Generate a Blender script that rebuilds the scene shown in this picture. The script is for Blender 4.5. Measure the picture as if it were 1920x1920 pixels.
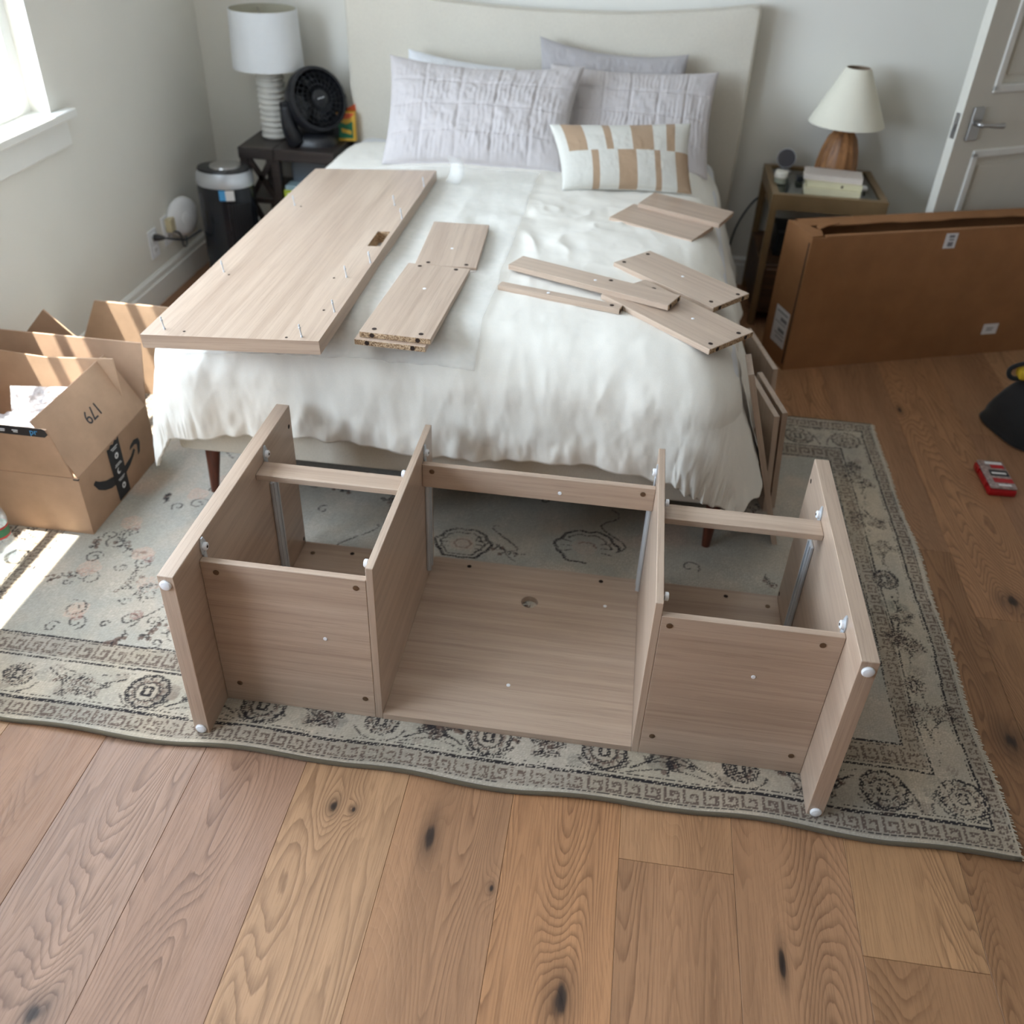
import bpy, bmesh, math, random
import numpy as np
from mathutils import Vector, Matrix, Euler

for _o in list(bpy.data.objects):
    bpy.data.objects.remove(_o, do_unlink=True)
SC = bpy.context.scene
COL = SC.collection
S = 1.1          # everything below is laid out in units of 1.1 m; the last lines bring meshes and places to metres
PI = math.pi

# ------------------------------------------------------------------ camera
cam_d = bpy.data.cameras.new('camera')
cam = bpy.data.objects.new('camera', cam_d)
COL.objects.link(cam)
cam_d.sensor_width = 36.0
cam_d.lens = 36.0 * 1737.46 / 1920.0
cam_d.clip_start = 0.05
cam_d.dof.use_dof = True
cam_d.dof.focus_distance = 1.85 * S
cam_d.dof.aperture_fstop = 2.6
yaw, pitch, roll = -0.112521946, 0.633705, -0.0434289
_F = Vector((math.sin(yaw) * math.cos(pitch), math.cos(yaw) * math.cos(pitch), -math.sin(pitch)))
_R0 = Vector((math.cos(yaw), -math.sin(yaw), 0))
_D0 = _F.cross(_R0)
_R = _R0 * math.cos(roll) + _D0 * math.sin(roll)
_D = _D0 * math.cos(roll) - _R0 * math.sin(roll)
_m = Matrix((_R, -_D, -_F)).transposed().to_4x4()
_m.translation = Vector((0, 0, 1.6 * S))
cam.matrix_world = _m
SC.camera = cam

# ------------------------------------------------------------------ sky, sun, exposure
world = bpy.data.worlds.new('sky')
SC.world = world
world.use_nodes = True
_bg = world.node_tree.nodes['Background']
_bg.inputs[0].default_value = (0.76, 0.858, 1.0, 1)
_bg.inputs[1].default_value = 17.0
sun_d = bpy.data.lights.new('sun', 'SUN')
sun_d.energy = 42.0
sun_d.angle = math.radians(0.6)
sun_d.color = (1.0, 0.94, 0.85)
sun = bpy.data.objects.new('sun', sun_d)
COL.objects.link(sun)
sun.rotation_euler = Vector((0.33, 0.03, -1.0)).to_track_quat('-Z', 'Y').to_euler()


def portal(loc, rot, sx, sy):
    d = bpy.data.lights.new('window_portal', 'AREA')
    d.shape = 'RECTANGLE'
    d.size, d.size_y = sx * S, sy * S
    d.cycles.is_portal = True
    o = bpy.data.objects.new('window_portal', d)
    COL.objects.link(o)
    o.location = Vector(loc) * S
    o.rotation_euler = rot


W1 = (1.25, 2.90, 0.82, 1.86)     # window by the bed: y0 y1 z0 z1
W2 = (-0.40, 0.98, 0.82, 1.86)    # assumed neighbour out of view nearer the photographer, sized for the light
portal((-2.03, (W1[0] + W1[1]) / 2, (W1[2] + W1[3]) / 2), (0, -PI / 2, 0), W1[3] - W1[2], W1[1] - W1[0])
portal((-2.03, (W2[0] + W2[1]) / 2, (W2[2] + W2[3]) / 2), (0, -PI / 2, 0), W2[3] - W2[2], W2[1] - W2[0])
SC.view_settings.view_transform = 'Standard'
SC.view_settings.look = 'None'
SC.view_settings.gamma = 1.0
SC.view_settings.use_curve_mapping = False
SC.view_settings.exposure = 0.14
SC.cycles.use_denoising = True
SC.cycles.max_bounces = 10
SC.cycles.diffuse_bounces = 6
SC.cycles.caustics_reflective = False
SC.cycles.caustics_refractive = False
SC.cycles.sample_clamp_indirect = 6.0

# ------------------------------------------------------------------ noise helpers (numpy)
_rng = np.random.RandomState(7)
_LAT = _rng.rand(256, 256)


def vnoise(x, y, seed=0):
    x = np.asarray(x, float) + seed * 17.31
    y = np.asarray(y, float) + seed * 9.77
    xi, yi = np.floor(x).astype(int), np.floor(y).astype(int)
    fx, fy = x - xi, y - yi
    fx = fx * fx * fx * (fx * (fx * 6 - 15) + 10)
    fy = fy * fy * fy * (fy * (fy * 6 - 15) + 10)
    a, b = _LAT[xi % 256, yi % 256], _LAT[(xi + 1) % 256, yi % 256]
    c, d = _LAT[xi % 256, (yi + 1) % 256], _LAT[(xi + 1) % 256, (yi + 1) % 256]
    return (a * (1 - fx) + b * fx) * (1 - fy) + (c * (1 - fx) + d * fx) * fy * 1.0


def fbm(x, y, oct=4, seed=0):
    t, a, f = 0, 0.5, 1.0
    for k in range(oct):
        t = t + a * (vnoise(x * f, y * f, seed + k) - 0.5)
        a *= 0.5
        f *= 2.03
    return t


def smooth(a, b, x):
    t = np.clip((np.asarray(x, float) - a) / (b - a), 0, 1)
    return t * t * (3 - 2 * t)


def lin(r, g, b):
    f = lambda c: (c / 255) / 12.92 if c / 255 <= 0.04045 else ((c / 255 + 0.055) / 1.055) ** 2.4
    return (f(r), f(g), f(b), 1.0)


# ------------------------------------------------------------------ materials
class N:
    def __init__(self, name):
        self.m = bpy.data.materials.new(name)
        self.m.use_nodes = True
        self.t = self.m.node_tree
        self.b = self.t.nodes['Principled BSDF']
        self.out = self.t.nodes['Material Output']

    def n(self, typ, **k):
        o = self.t.nodes.new(typ)
        for a, v in k.items():
            if a.startswith('i_'):
                key = a[2:]
                key = int(key) if key.isdigit() else key.replace('_', ' ')
                if hasattr(v, 'is_linked') or hasattr(v, 'links'):
                    self.t.links.new(v, o.inputs[key])
                else:
                    o.inputs[key].default_value = v
            else:
                setattr(o, a, v)
        return o

    def link(self, a, b):
        self.t.links.new(a, b)

    def coord(self, which='Object'):
        return self.n('ShaderNodeTexCoord').outputs[which]

    def mapping(self, vec, scale=(1, 1, 1), loc=(0, 0, 0)):
        return self.n('ShaderNodeMapping', i_Vector=vec, i_Scale=scale, i_Location=loc).outputs[0]

    def noise(self, vec, scale, detail=3.0, rough=0.5, dist=0.0):
        return self.n('ShaderNodeTexNoise', i_Vector=vec, i_Scale=scale, i_Detail=detail, i_Roughness=rough, i_Distortion=dist).outputs[0]

    def math(self, op, a, b=0.0, c=0.0, clamp=False):
        return self.n('ShaderNodeMath', operation=op, use_clamp=clamp, i_0=a, i_1=b, i_2=c).outputs[0]

    def ramp(self, fac, stops):
        r = self.n('ShaderNodeValToRGB', i_Fac=fac)
        e = r.color_ramp.elements
        while len(e) < len(stops):
            e.new(0.5)
        for q, (p, c) in zip(e, stops):
            q.position = p
            q.color = c if len(c) == 4 else (*c, 1)
        return r.outputs[0]

    def mix(self, fac, a, b, blend='MIX'):
        o = self.n('ShaderNodeMix', data_type='RGBA', blend_type=blend)
        for key, v in ((0, fac), (6, a), (7, b)):
            if hasattr(v, 'links'):
                self.t.links.new(v, o.inputs[key])
            else:
                o.inputs[key].default_value = v
        return o.outputs[2]

    def bump(self, h, strength=0.2, dist=0.01, normal=None):
        o = self.n('ShaderNodeBump', i_Height=h, i_Strength=strength, i_Distance=dist)
        self.link(o.outputs[0], self.b.inputs['Normal'])

    def set(self, **k):
        for a, v in k.items():
            key = a.replace('_', ' ')
            if hasattr(v, 'links'):
                self.link(v, self.b.inputs[key])
            else:
                self.b.inputs[key].default_value = v
        return self


def plain(name, rgb, rough=0.5, metal=0.0, var=0.05, vscale=12.0, bump=0.0, bscale=300.0, **k):
    M = N(name)
    c = lin(*rgb)
    co = M.coord()
    nz = M.noise(co, vscale, 3)
    d = tuple(x * (1 - var) for x in c[:3]) + (1,)
    e = tuple(min(1, x * (1 + var)) for x in c[:3]) + (1,)
    M.set(Base_Color=M.ramp(nz, [(0.3, d), (0.7, e)]), Roughness=rough, Metallic=metal, **k)
    if bump:
        M.bump(M.noise(co, bscale, 2), bump, 0.002)
    return M.m


def mat_laminate(axis):
    """Pale greige wood-print laminate; the grain runs along the given local axis."""
    M = N('greige_laminate_' + 'xyz'[axis])
    rnd = M.n('ShaderNodeObjectInfo').outputs['Random']
    off = M.n('ShaderNodeCombineXYZ', i_X=M.math('MULTIPLY', rnd, 31.0), i_Y=M.math('MULTIPLY', rnd, 17.0), i_Z=M.math('MULTIPLY', rnd, 23.0)).outputs[0]
    v = M.n('ShaderNodeVectorMath', operation='ADD', i_0=M.coord(), i_1=off).outputs[0]
    s1, s2, s3 = [9, 9, 9], [55, 55, 55], [420, 420, 420]
    s1[axis], s2[axis], s3[axis] = 0.7, 1.1, 7
    a = M.noise(M.mapping(v, s1), 1.0, 4, 0.55, 0.5)
    b = M.noise(M.mapping(v, s2), 1.0, 3, 0.6, 0.3)
    c = M.noise(M.mapping(v, s3), 1.0, 2, 0.5)
    base = M.ramp(a, [(0.25, lin(150, 128, 111)), (0.5, lin(172, 151, 134)), (0.75, lin(188, 170, 154))])
    base = M.mix(0.25, base, M.ramp(b, [(0.3, lin(150, 129, 112)), (0.62, lin(204, 190, 176))]), 'MULTIPLY')
    base = M.mix(0.30, base, M.ramp(b, [(0.25, lin(158, 138, 122)), (0.6, lin(200, 184, 168))]))
    base = M.mix(M.math('MULTIPLY', M.math('GREATER_THAN', 0.40, c), 0.28), base, lin(130, 110, 95))
    base = M.mix(1.0, base, (1.14, 1.12, 1.10, 1), 'MULTIPLY')
    M.set(Base_Color=base, Roughness=0.3, Specular_IOR_Level=0.65)
    M.bump(M.math('ADD', b, M.math('MULTIPLY', c, 0.5)), 0.06, 0.002)
    return M.m


def mat_floor():
    M = N('oiled_oak_plank')
    oi = M.n('ShaderNodeObjectInfo')
    rnd = oi.outputs['Random']
    off = M.n('ShaderNodeCombineXYZ', i_X=M.math('MULTIPLY', rnd, 37.0), i_Y=M.math('MULTIPLY', rnd, 53.0), i_Z=M.math('MULTIPLY', rnd, 19.0)).outputs[0]
    v = M.n('ShaderNodeVectorMath', operation='ADD', i_0=M.coord(), i_1=off).outputs[0]
    wp = M.n('ShaderNodeNewGeometry').outputs['Position']
    dmin = 9.0
    # the knots one sees: room place, half width and half length of the eye
    for (kx, ky, ka, kb) in ((-0.256, 1.064, 0.011, 0.030), (-0.462, 1.103, 0.007, 0.012), (-0.419, 1.102, 0.005, 0.008), (-0.118, 0.976, 0.004, 0.008), (0.030, 0.790, 0.016, 0.034), (0.973, 1.516, 0.020, 0.028), (0.414, 0.915, 0.006, 0.026), (-0.828, 0.634, 0.014, 0.020), (1.113, 2.011, 0.020, 0.022), (0.747, 2.614, 0.006, 0.010), (1.02, 3.02, 0.008, 0.02), (-0.40, 0.20, 0.012, 0.03), (1.45, 2.4, 0.012, 0.02), (-1.40, 0.95, 0.012, 0.02)):
        sc = (1 / (ka * 1.1), 1 / (kb * 1.1), 0)
        dk = M.n('ShaderNodeVectorMath', operation='DISTANCE', i_0=M.mapping(wp, sc), i_1=(kx / ka, ky / kb, 0)).outputs['Value']
        dmin = dk if dmin == 9.0 else M.math('MINIMUM', dmin, dk)
    pull = M.math('DIVIDE', 1.0, M.math('ADD', 1.0, M.math('POWER', M.math('MULTIPLY', dmin, 0.26), 2.0)))
    rings = M.noise(M.mapping(v, (4.2, 0.62, 1)), 1.0, 2.0, 0.45, 0.25)
    wob = M.noise(M.mapping(v, (50, 8, 1)), 1.0, 2.0)
    ph = M.math('ADD', M.math('MULTIPLY', rings, 62.0), M.math('ADD', M.math('MULTIPLY', wob, 0.9), M.math('MULTIPLY', pull, 5.0)))
    fr = M.math('FRACT', ph)
    line = M.ramp(fr, [(0.0, (0, 0, 0)), (0.45, (0.08, 0.08, 0.08)), (0.80, (0.75, 0.75, 0.75)), (0.92, (1, 1, 1)), (1.0, (0, 0, 0))])
    zone = M.ramp(M.noise(M.mapping(v, (7.5, 0.45, 1)), 1.0, 2), [(0.40, (0.10, 0.10, 0.10)), (0.56, (1, 1, 1))])
    fine = M.noise(M.mapping(v, (330, 10, 1)), 1.0, 2, 0.6)
    hatch = M.noise(M.mapping(v, (150, 26, 1)), 1.0, 2, 0.6)
    broad = M.noise(M.mapping(v, (14, 0.8, 1)), 1.0, 4, 0.6)
    base = M.mix(1.0, oi.outputs['Color'], M.ramp(broad, [(0.25, (0.80, 0.78, 0.76)), (0.7, (1.14, 1.13, 1.11))]), 'MULTIPLY')
    grain = M.math('MULTIPLY', M.math('MULTIPLY', line, zone), M.math('MULTIPLY_ADD', hatch, 0.9, 0.35, clamp=True))
    base = M.mix(M.math('MULTIPLY', grain, 0.85), base, M.mix(1.0, oi.outputs['Color'], (0.40, 0.34, 0.30, 1), 'MULTIPLY'))
    pores = M.math('MULTIPLY', M.math('GREATER_THAN', fine, 0.55), 0.30)
    base = M.mix(pores, base, M.mix(1.0, oi.outputs['Color'], (0.55, 0.5, 0.46, 1), 'MULTIPLY'))
    kn = M.math('ADD', dmin, M.math('MULTIPLY', M.math('SUBTRACT', wob, 0.5), 2.2))
    knot = M.ramp(M.math('MULTIPLY', kn, 0.25), [(0.0, (1, 1, 1)), (0.14, (0.92, 0.92, 0.92)), (0.26, (0.42, 0.42, 0.42)), (0.75, (0, 0, 0))])
    base = M.mix(knot, base, lin(40, 27, 20))
    M.set(Base_Color=base, Roughness=M.ramp(fine, [(0.3, (0.42, 0.42, 0.42)), (0.7, (0.56, 0.56, 0.56))]), Specular_IOR_Level=0.42)
    M.bump(M.math('ADD', M.math('MULTIPLY', line, -0.6), M.math('MULTIPLY', fine, -0.8)), 0.16, 0.002)
    return M.m


def mat_cloth(name, rgb, weave=900.0, strength=0.12, var=0.03, rough=0.9, sheen=0.15, stretch=(1, 1, 1)):
    M = N(name)
    c = lin(*rgb)
    co = M.coord()
    a = M.noise(co, 6.0, 3)
    w = M.noise(M.mapping(co, stretch), weave, 2, 0.6)
    col = M.ramp(a, [(0.3, tuple(x * (1 - var) for x in c[:3])), (0.7, tuple(min(1, x * (1 + var)) for x in c[:3]))])
    col = M.mix(0.25, col, M.ramp(w, [(0.3, tuple(x * 0.75 for x in c[:3])), (0.7, tuple(min(1, x * 1.15) for x in c[:3]))]))
    M.set(Base_Color=col, Roughness=rough, Sheen_Weight=sheen)
    M.bump(w, strength, 0.003)
    return M.m


def mat_card(name, rgb):
    M = N(name)
    co = M.coord()
    c = lin(*rgb)[:3]
    a = M.noise(co, 7.0, 5, 0.6)
    f = M.noise(M.mapping(co, (40, 40, 260)), 1.0, 2)
    col = M.ramp(a, [(0.3, tuple(x * 0.86 for x in c)), (0.7, tuple(x * 1.1 for x in c))])
    col = M.mix(M.math('MULTIPLY', f, 0.22), col, tuple(x * 0.7 for x in c) + (1,))
    M.set(Base_Color=col, Roughness=0.78, Specular_IOR_Level=0.25)
    M.bump(f, 0.05, 0.002)
    return M.m


def mat_particle():
    M = N('raw_chipboard_edge')
    n = M.n('ShaderNodeTexVoronoi', i_Vector=M.coord(), i_Scale=420.0).outputs['Color']
    bw = M.n('ShaderNodeRGBToBW', i_0=n).outputs[0]
    M.set(Base_Color=M.ramp(bw, [(0.15, lin(92, 66, 44)), (0.5, lin(168, 138, 106)), (0.85, lin(206, 182, 150))]), Roughness=0.9)
    return M.m


def mat_film(name, alpha, rgb=(225, 235, 245), rough=0.15, bump=0.5, spread=1.0):
    M = N(name)
    co = M.coord()
    n = M.noise(co, 30.0, 4, 0.6, 1.0)
    tr = M.n('ShaderNodeBsdfTransparent')
    M.set(Base_Color=lin(*rgb), Roughness=rough, Specular_IOR_Level=0.8)
    M.bump(n, bump, 0.01)
    mx = M.n('ShaderNodeMixShader')
    M.link(M.ramp(n, [(0.35, (alpha * (1 - 0.4 * spread),) * 3), (0.7, (min(1, alpha * (1 + 0.4 * spread)),) * 3)]), mx.inputs[0])
    M.link(tr.outputs[0], mx.inputs[1])
    M.link(M.b.outputs[0], mx.inputs[2])
    M.link(mx.outputs[0], M.out.inputs[0])
    return M.m


def mat_pane(name, tint=(0.96, 0.98, 0.98), refl=1.0):
    M = N(name)
    tr = M.n('ShaderNodeBsdfTransparent', i_Color=(*tint, 1))
    gl = M.n('ShaderNodeBsdfGlossy', i_Roughness=0.02)
    fc = M.n('ShaderNodeLayerWeight', i_Blend=0.5).outputs['Facing']
    mx = M.n('ShaderNodeMixShader')
    M.link(M.math('MULTIPLY', M.math('MULTIPLY_ADD', M.math('POWER', fc, 5.0), 0.9, 0.04), refl, clamp=True), mx.inputs[0])
    M.link(tr.outputs[0], mx.inputs[1])
    M.link(gl.outputs[0], mx.inputs[2])
    M.link(mx.outputs[0], M.out.inputs[0])
    M.t.nodes.remove(M.b)
    return M.m


def mat_attr(name, rough=0.95, bumpscale=None):
    M = N(name)
    a = M.n('ShaderNodeAttribute', attribute_name='dye')
    co = M.coord()
    M.set(Base_Color=a.outputs['Color'], Roughness=rough, Specular_IOR_Level=0.15, Sheen_Weight=0.1)
    if bumpscale:
        M.bump(M.noise(co, bumpscale, 2, 0.7), 0.35, 0.004)
    return M.m


def mat_stripewood(name, a, b, axis=2, rough=0.45, sc=60):
    M = N(name)
    s = [sc, sc, sc]
    s[axis] = 2.0
    n = M.noise(M.mapping(M.coord(), s), 1.0, 4, 0.6, 0.4)
    M.set(Base_Color=M.ramp(n, [(0.3, lin(*a)), (0.7, lin(*b))]), Roughness=rough)
    M.bump(n, 0.08, 0.002)
    return M.m


LAM = [mat_laminate(0), mat_laminate(1), mat_laminate(2)]
M_FLOOR = mat_floor()
M_CHIP = mat_particle()
M_WALL = plain('wall_paint', (227, 225, 218), 0.85, var=0.02, vscale=2.0, bump=0.04, bscale=220)
M_CEIL = plain('ceiling_paint', (226, 223, 216), 0.9, var=0.01)
M_WALL2 = plain('dimmed_wall_paint', (196, 190, 180), 0.9, var=0.02, vscale=2.0)  # unseen walls toned darker to cut the light they bounce
M_TRIM = plain('gloss_white_trim', (232, 232, 228), 0.35, var=0.015)
M_DOOR = plain('door_paint', (216, 213, 203), 0.4, var=0.015)
M_SUB = plain('floor_underlay', (60, 48, 38), 0.9)
M_DUVET = mat_cloth('white_cotton_duvet', (228, 224, 215), 700, 0.10, 0.015)
M_FOAM = mat_film('packing_foam_sheet', 0.22, (246, 246, 243), 0.7, 0.0, 0.3)
M_LINEN = mat_cloth('oatmeal_linen', (212, 206, 193), 420, 0.3, 0.03, stretch=(1, 1, 0.25))
M_SHEET = mat_cloth('white_bed_sheet', (216, 217, 220), 600, 0.08)
M_QUILT = mat_cloth('pale_grey_quilted_cotton', (190, 184, 184), 500, 0.14, 0.03)
M_GREYP = mat_cloth('grey_cotton', (168, 164, 165), 500, 0.14, 0.03)
M_CREAM = mat_cloth('cream_woven_cotton', (206, 204, 196), 420, 0.35, 0.02)
M_TAN = mat_cloth('tan_woven_cotton', (168, 142, 116), 420, 0.4, 0.05)
M_CARD = mat_card('kraft_cardboard', (180, 150, 126))
M_CARD2 = mat_card('brown_cardboard', (150, 106, 70))
M_CARDIN = mat_card('kraft_cardboard_inside', (188, 158, 132))
M_INK = plain('black_print', (28, 30, 36), 0.5, var=0.1)
M_WHITEINK = plain('white_print', (225, 228, 232), 0.5)
M_BLUEINK = plain('blue_print', (70, 150, 205), 0.5)
M_GREYINK = plain('grey_print', (120, 118, 122), 0.6)
M_LABELP = plain('white_label_paper', (214, 212, 212), 0.6)
M_RUG = mat_attr('worn_wool_pile', 0.95, 700)
M_BIND = mat_cloth('dark_green_rug_binding', (92, 82, 64), 500, 0.3)
M_FRINGE = mat_cloth('cotton_fringe', (206, 198, 182), 500, 0.3)
M_WALNUT = mat_stripewood('walnut_leg', (70, 34, 22), (112, 58, 38), 2, 0.35)
M_METAL = plain('satin_nickel', (186, 186, 186), 0.28, 0.9)
M_GALV = plain('grey_steel_runner', (196, 201, 206), 0.4, 0.25)
M_SCREW = plain('bronze_screw', (120, 98, 78), 0.4, 0.7)
M_HOLE = plain('painted_hole', (44, 28, 20), 0.9)  # dark colour standing for the shade in holes and slots
M_WPLAST = plain('white_plastic', (232, 234, 238), 0.35, var=0.02)
M_IVORY = plain('ivory_plastic', (206, 194, 160), 0.4)
M_BLACK = plain('black_plastic', (26, 27, 32), 0.38, var=0.15)
M_GLOSSB = plain('gloss_black_plastic', (24, 28, 36), 0.15, var=0.1)
M_SILVER = plain('silver_plastic', (196, 200, 206), 0.3, 0.5)
M_ESPRESSO = mat_stripewood('espresso_wood', (34, 28, 27), (58, 49, 46), 0, 0.4)
M_SHADE = mat_cloth('white_linen_shade', (222, 224, 226), 500, 0.12)
M_SHADE2 = mat_cloth('cream_linen_shade', (226, 222, 206), 500, 0.12)
M_SHADEIN = plain('shade_lining', (190, 186, 168), 0.8)
M_CERAM = plain('white_ceramic', (214, 212, 206), 0.45, var=0.03, bump=0.1, bscale=60)
M_GOURD = mat_stripewood('carved_acacia', (92, 58, 32), (176, 124, 78), 2, 0.5, 40)
M_BRASS = plain('antique_brass', (138, 114, 82), 0.42, 0.4, var=0.12)
M_BROWN = mat_stripewood('dark_walnut_panel', (52, 34, 22), (92, 64, 42), 0, 0.5)
M_GLASS = mat_pane('window_glass')
M_TABGLASS = mat_pane('smoked_table_glass', (0.72, 0.76, 0.72), 1.6)
M_PET = mat_film('clear_bottle_plastic', 0.30, (225, 235, 242), 0.1)
M_WRAP = mat_film('clear_air_pillow_film', 0.42, (246, 248, 255), 0.2, 0.6, 0.9)
M_RED = plain('red_plastic', (168, 18, 26), 0.35)
M_CLEARLID = plain('clear_lid_over_bits', (150, 132, 128), 0.15, var=0.3, vscale=90)
M_NYLON = mat_cloth('black_nylon', (16, 16, 18), 500, 0.2)
M_YELLOW = plain('yellow_plastic', (196, 160, 40), 0.5)
M_PAPER = plain('book_pages', (226, 220, 204), 0.8)
M_BOOKPINK = plain('pale_pink_book_cover', (206, 196, 188), 0.6)
M_BOOKCREAM = plain('cream_book_cover', (216, 210, 178), 0.6)
M_LIME = plain('lime_book_cover', (176, 190, 60), 0.5)
M_TEAL = plain('pale_blue_book_cover', (150, 175, 185), 0.5)
M_CRAYON = plain('yellow_carton', (214, 168, 60), 0.5)
M_GREENC = plain('green_carton_print', (30, 110, 74), 0.5)
M_ORANGEC = plain('orange_carton_print', (214, 92, 50), 0.5)
M_SCREENG = plain('grey_laptop_shell', (104, 112, 122), 0.3, 0.5)
M_CABLE = plain('dark_cable_rubber', (48, 56, 66), 0.5)
M_CANDLE = plain('white_wax', (226, 222, 212), 0.5)


# ------------------------------------------------------------------ mesh helpers
def BM():
    return bmesh.new()


def box(bm, x0, x1, y0, y1, z0, z1, bev=0.0, seg=1):
    vs = [bm.verts.new(p) for p in ((x0, y0, z0), (x1, y0, z0), (x1, y1, z0), (x0, y1, z0), (x0, y0, z1), (x1, y0, z1), (x1, y1, z1), (x0, y1, z1))]
    fs = [bm.faces.new([vs[i] for i in q]) for q in ((3, 2, 1, 0), (4, 5, 6, 7), (0, 1, 5, 4), (1, 2, 6, 5), (2, 3, 7, 6), (3, 0, 4, 7))]
    if bev:
        es = {e for f in fs for e in f.edges}
        bmesh.ops.bevel(bm, geom=list(es), offset=bev, segments=seg, profile=0.5, affect='EDGES')


def hexa(bm, b4, t4):
    vs = [bm.verts.new(p) for p in list(b4) + list(t4)]
    for q in ((3, 2, 1, 0), (4, 5, 6, 7), (0, 1, 5, 4), (1, 2, 6, 5), (2, 3, 7, 6), (3, 0, 4, 7)):
        bm.faces.new([vs[i] for i in q])


def ring(bm, c, ax, r, seg, ref=None):
    ax = Vector(ax).normalized()
    u = Vector(ref) if ref is not None else (Vector((1, 0, 0)) if abs(ax.x) < 0.9 else Vector((0, 1, 0)))
    u = (u - ax * u.dot(ax)).normalized()
    w = ax.cross(u)
    return [bm.verts.new(Vector(c) + u * math.cos(2 * PI * k / seg) * r + w * math.sin(2 * PI * k / seg) * r) for k in range(seg)]


def skin(bm, rings, cap0=True, cap1=True):
    n = len(rings[0])
    for a, b in zip(rings, rings[1:]):
        for k in range(n):
            bm.faces.new((a[k], a[(k + 1) % n], b[(k + 1) % n], b[k]))
    if cap0:
        bm.faces.new(rings[0][::-1])
    if cap1:
        bm.faces.new(rings[-1])


def cyl(bm, p0, p1, r0, r1=None, seg=16):
    d = Vector(p1) - Vector(p0)
    skin(bm, [ring(bm, p0, d, r0, seg), ring(bm, p1, d, r0 if r1 is None else r1, seg)])


def lathe(bm, prof, c=(0, 0, 0), ax=(0, 0, 1), seg=32, cap0=True, cap1=True, ribs=None):
    ax = Vector(ax).normalized()
    rs = [ring(bm, Vector(c) + ax * z, ax, max(r, 1e-4), seg) for r, z in prof]
    if ribs:
        n, amp = ribs
        for rg, (r, z) in zip(rs, prof):
            cc = Vector(c) + ax * z
            for k, v in enumerate(rg):
                v.co = cc + (v.co - cc) * (1 - amp * abs(math.sin(n * PI * k / seg)) ** 0.6 + amp)
    skin(bm, rs, cap0, cap1)


def tube(bm, pts, r, seg=8, taper=None):
    pts = [Vector(p) for p in pts]
    rs = []
    ref = None
    for i, p in enumerate(pts):
        d = (pts[min(i + 1, len(pts) - 1)] - pts[max(i - 1, 0)]).normalized()
        if ref is None:
            ref = Vector((0, 0, 1)) if abs(d.z) < 0.9 else Vector((1, 0, 0))
        ref = (ref - d * ref.dot(d)).normalized()
        rr = r if taper is None else r * taper(i / (len(pts) - 1))
        rs.append(ring(bm, p, d, rr, seg, ref))
    skin(bm, rs)


def spline(pts, n=8):
    pts = [Vector(p) for p in pts]
    out = []
    for i in range(len(pts) - 1):
        p0, p1, p2, p3 = pts[max(i - 1, 0)], pts[i], pts[i + 1], pts[min(i + 2, len(pts) - 1)]
        for k in range(n):
            t = k / n
            out.append(0.5 * (2 * p1 + (p2 - p0) * t + (2 * p0 - 5 * p1 + 4 * p2 - p3) * t * t + (3 * p1 - p0 - 3 * p2 + p3) * t ** 3))
    out.append(pts[-1])
    return out


def prism(bm, poly, fn, h0, h1):
    """poly of (a, b); fn(a, b, h) -> point; closed prism between h0 and h1"""
    a = [bm.verts.new(fn(p[0], p[1], h0)) for p in poly]
    b = [bm.verts.new(fn(p[0], p[1], h1)) for p in poly]
    n = len(poly)
    bm.faces.new(a[::-1])
    bm.faces.new(b)
    for k in range(n):
        bm.faces.new((a[k], a[(k + 1) % n], b[(k + 1) % n], b[k]))


def holed(bm, us, vs, hole, fn, t0, t1):
    """a slab over the grid us x vs with the cells for which hole(u, v) is true left open"""
    idx = {}

    def V(i, j, k):
        key = (i, j, k)
        if key not in idx:
            idx[key] = bm.verts.new(fn(us[i], vs[j], t1 if k else t0))
        return idx[key]
    nu, nv = len(us) - 1, len(vs) - 1
    full = lambda i, j: 0 <= i < nu and 0 <= j < nv and not hole((us[i] + us[i + 1]) / 2, (vs[j] + vs[j + 1]) / 2)
    for i in range(nu):
        for j in range(nv):
            if not full(i, j):
                continue
            bm.faces.new((V(i, j, 0), V(i, j + 1, 0), V(i + 1, j + 1, 0), V(i + 1, j, 0)))
            bm.faces.new((V(i, j, 1), V(i + 1, j, 1), V(i + 1, j + 1, 1), V(i, j + 1, 1)))
            for (a, b), (p, q) in (((i - 1, j), ((i, j), (i, j + 1))), ((i + 1, j), ((i + 1, j + 1), (i + 1, j))), ((i, j - 1), ((i + 1, j), (i, j))), ((i, j + 1), ((i, j + 1), (i + 1, j + 1)))):
                if not full(a, b):
                    bm.faces.new((V(*p, 0), V(*q, 0), V(*q, 1), V(*p, 1)))


def total(o):
    return total(o.parent) @ o.matrix_basis if o.parent else o.matrix_basis.copy()


def obj(name, bm, mat, parent=None, smooth=False, local=False, normals=True):
    """links ONE mesh object; with a parent the (room) coordinates are brought into the parent's space"""
    if normals:
        bmesh.ops.recalc_face_normals(bm, faces=bm.faces[:])
    me = bpy.data.meshes.new(name)
    if parent is not None and not local:
        bm.transform(total(parent).inverted())
    bm.to_mesh(me)
    bm.free()
    for m in (mat if isinstance(mat, (list, tuple)) else [mat]):
        me.materials.append(m)
    if smooth:
        me.polygons.foreach_set('use_smooth', [True] * len(me.polygons))
        if smooth is not True:
            me.set_sharp_from_angle(angle=math.radians(smooth))
    o = bpy.data.objects.new(name, me)
    COL.objects.link(o)
    o.parent = parent
    return o


def tag(o, label=None, cat=None, group=None, kind=None):
    if label:
        o['label'] = label
    if cat:
        o['category'] = cat
    if group:
        o['group'] = group
    if kind:
        o['kind'] = kind
    return o


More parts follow.
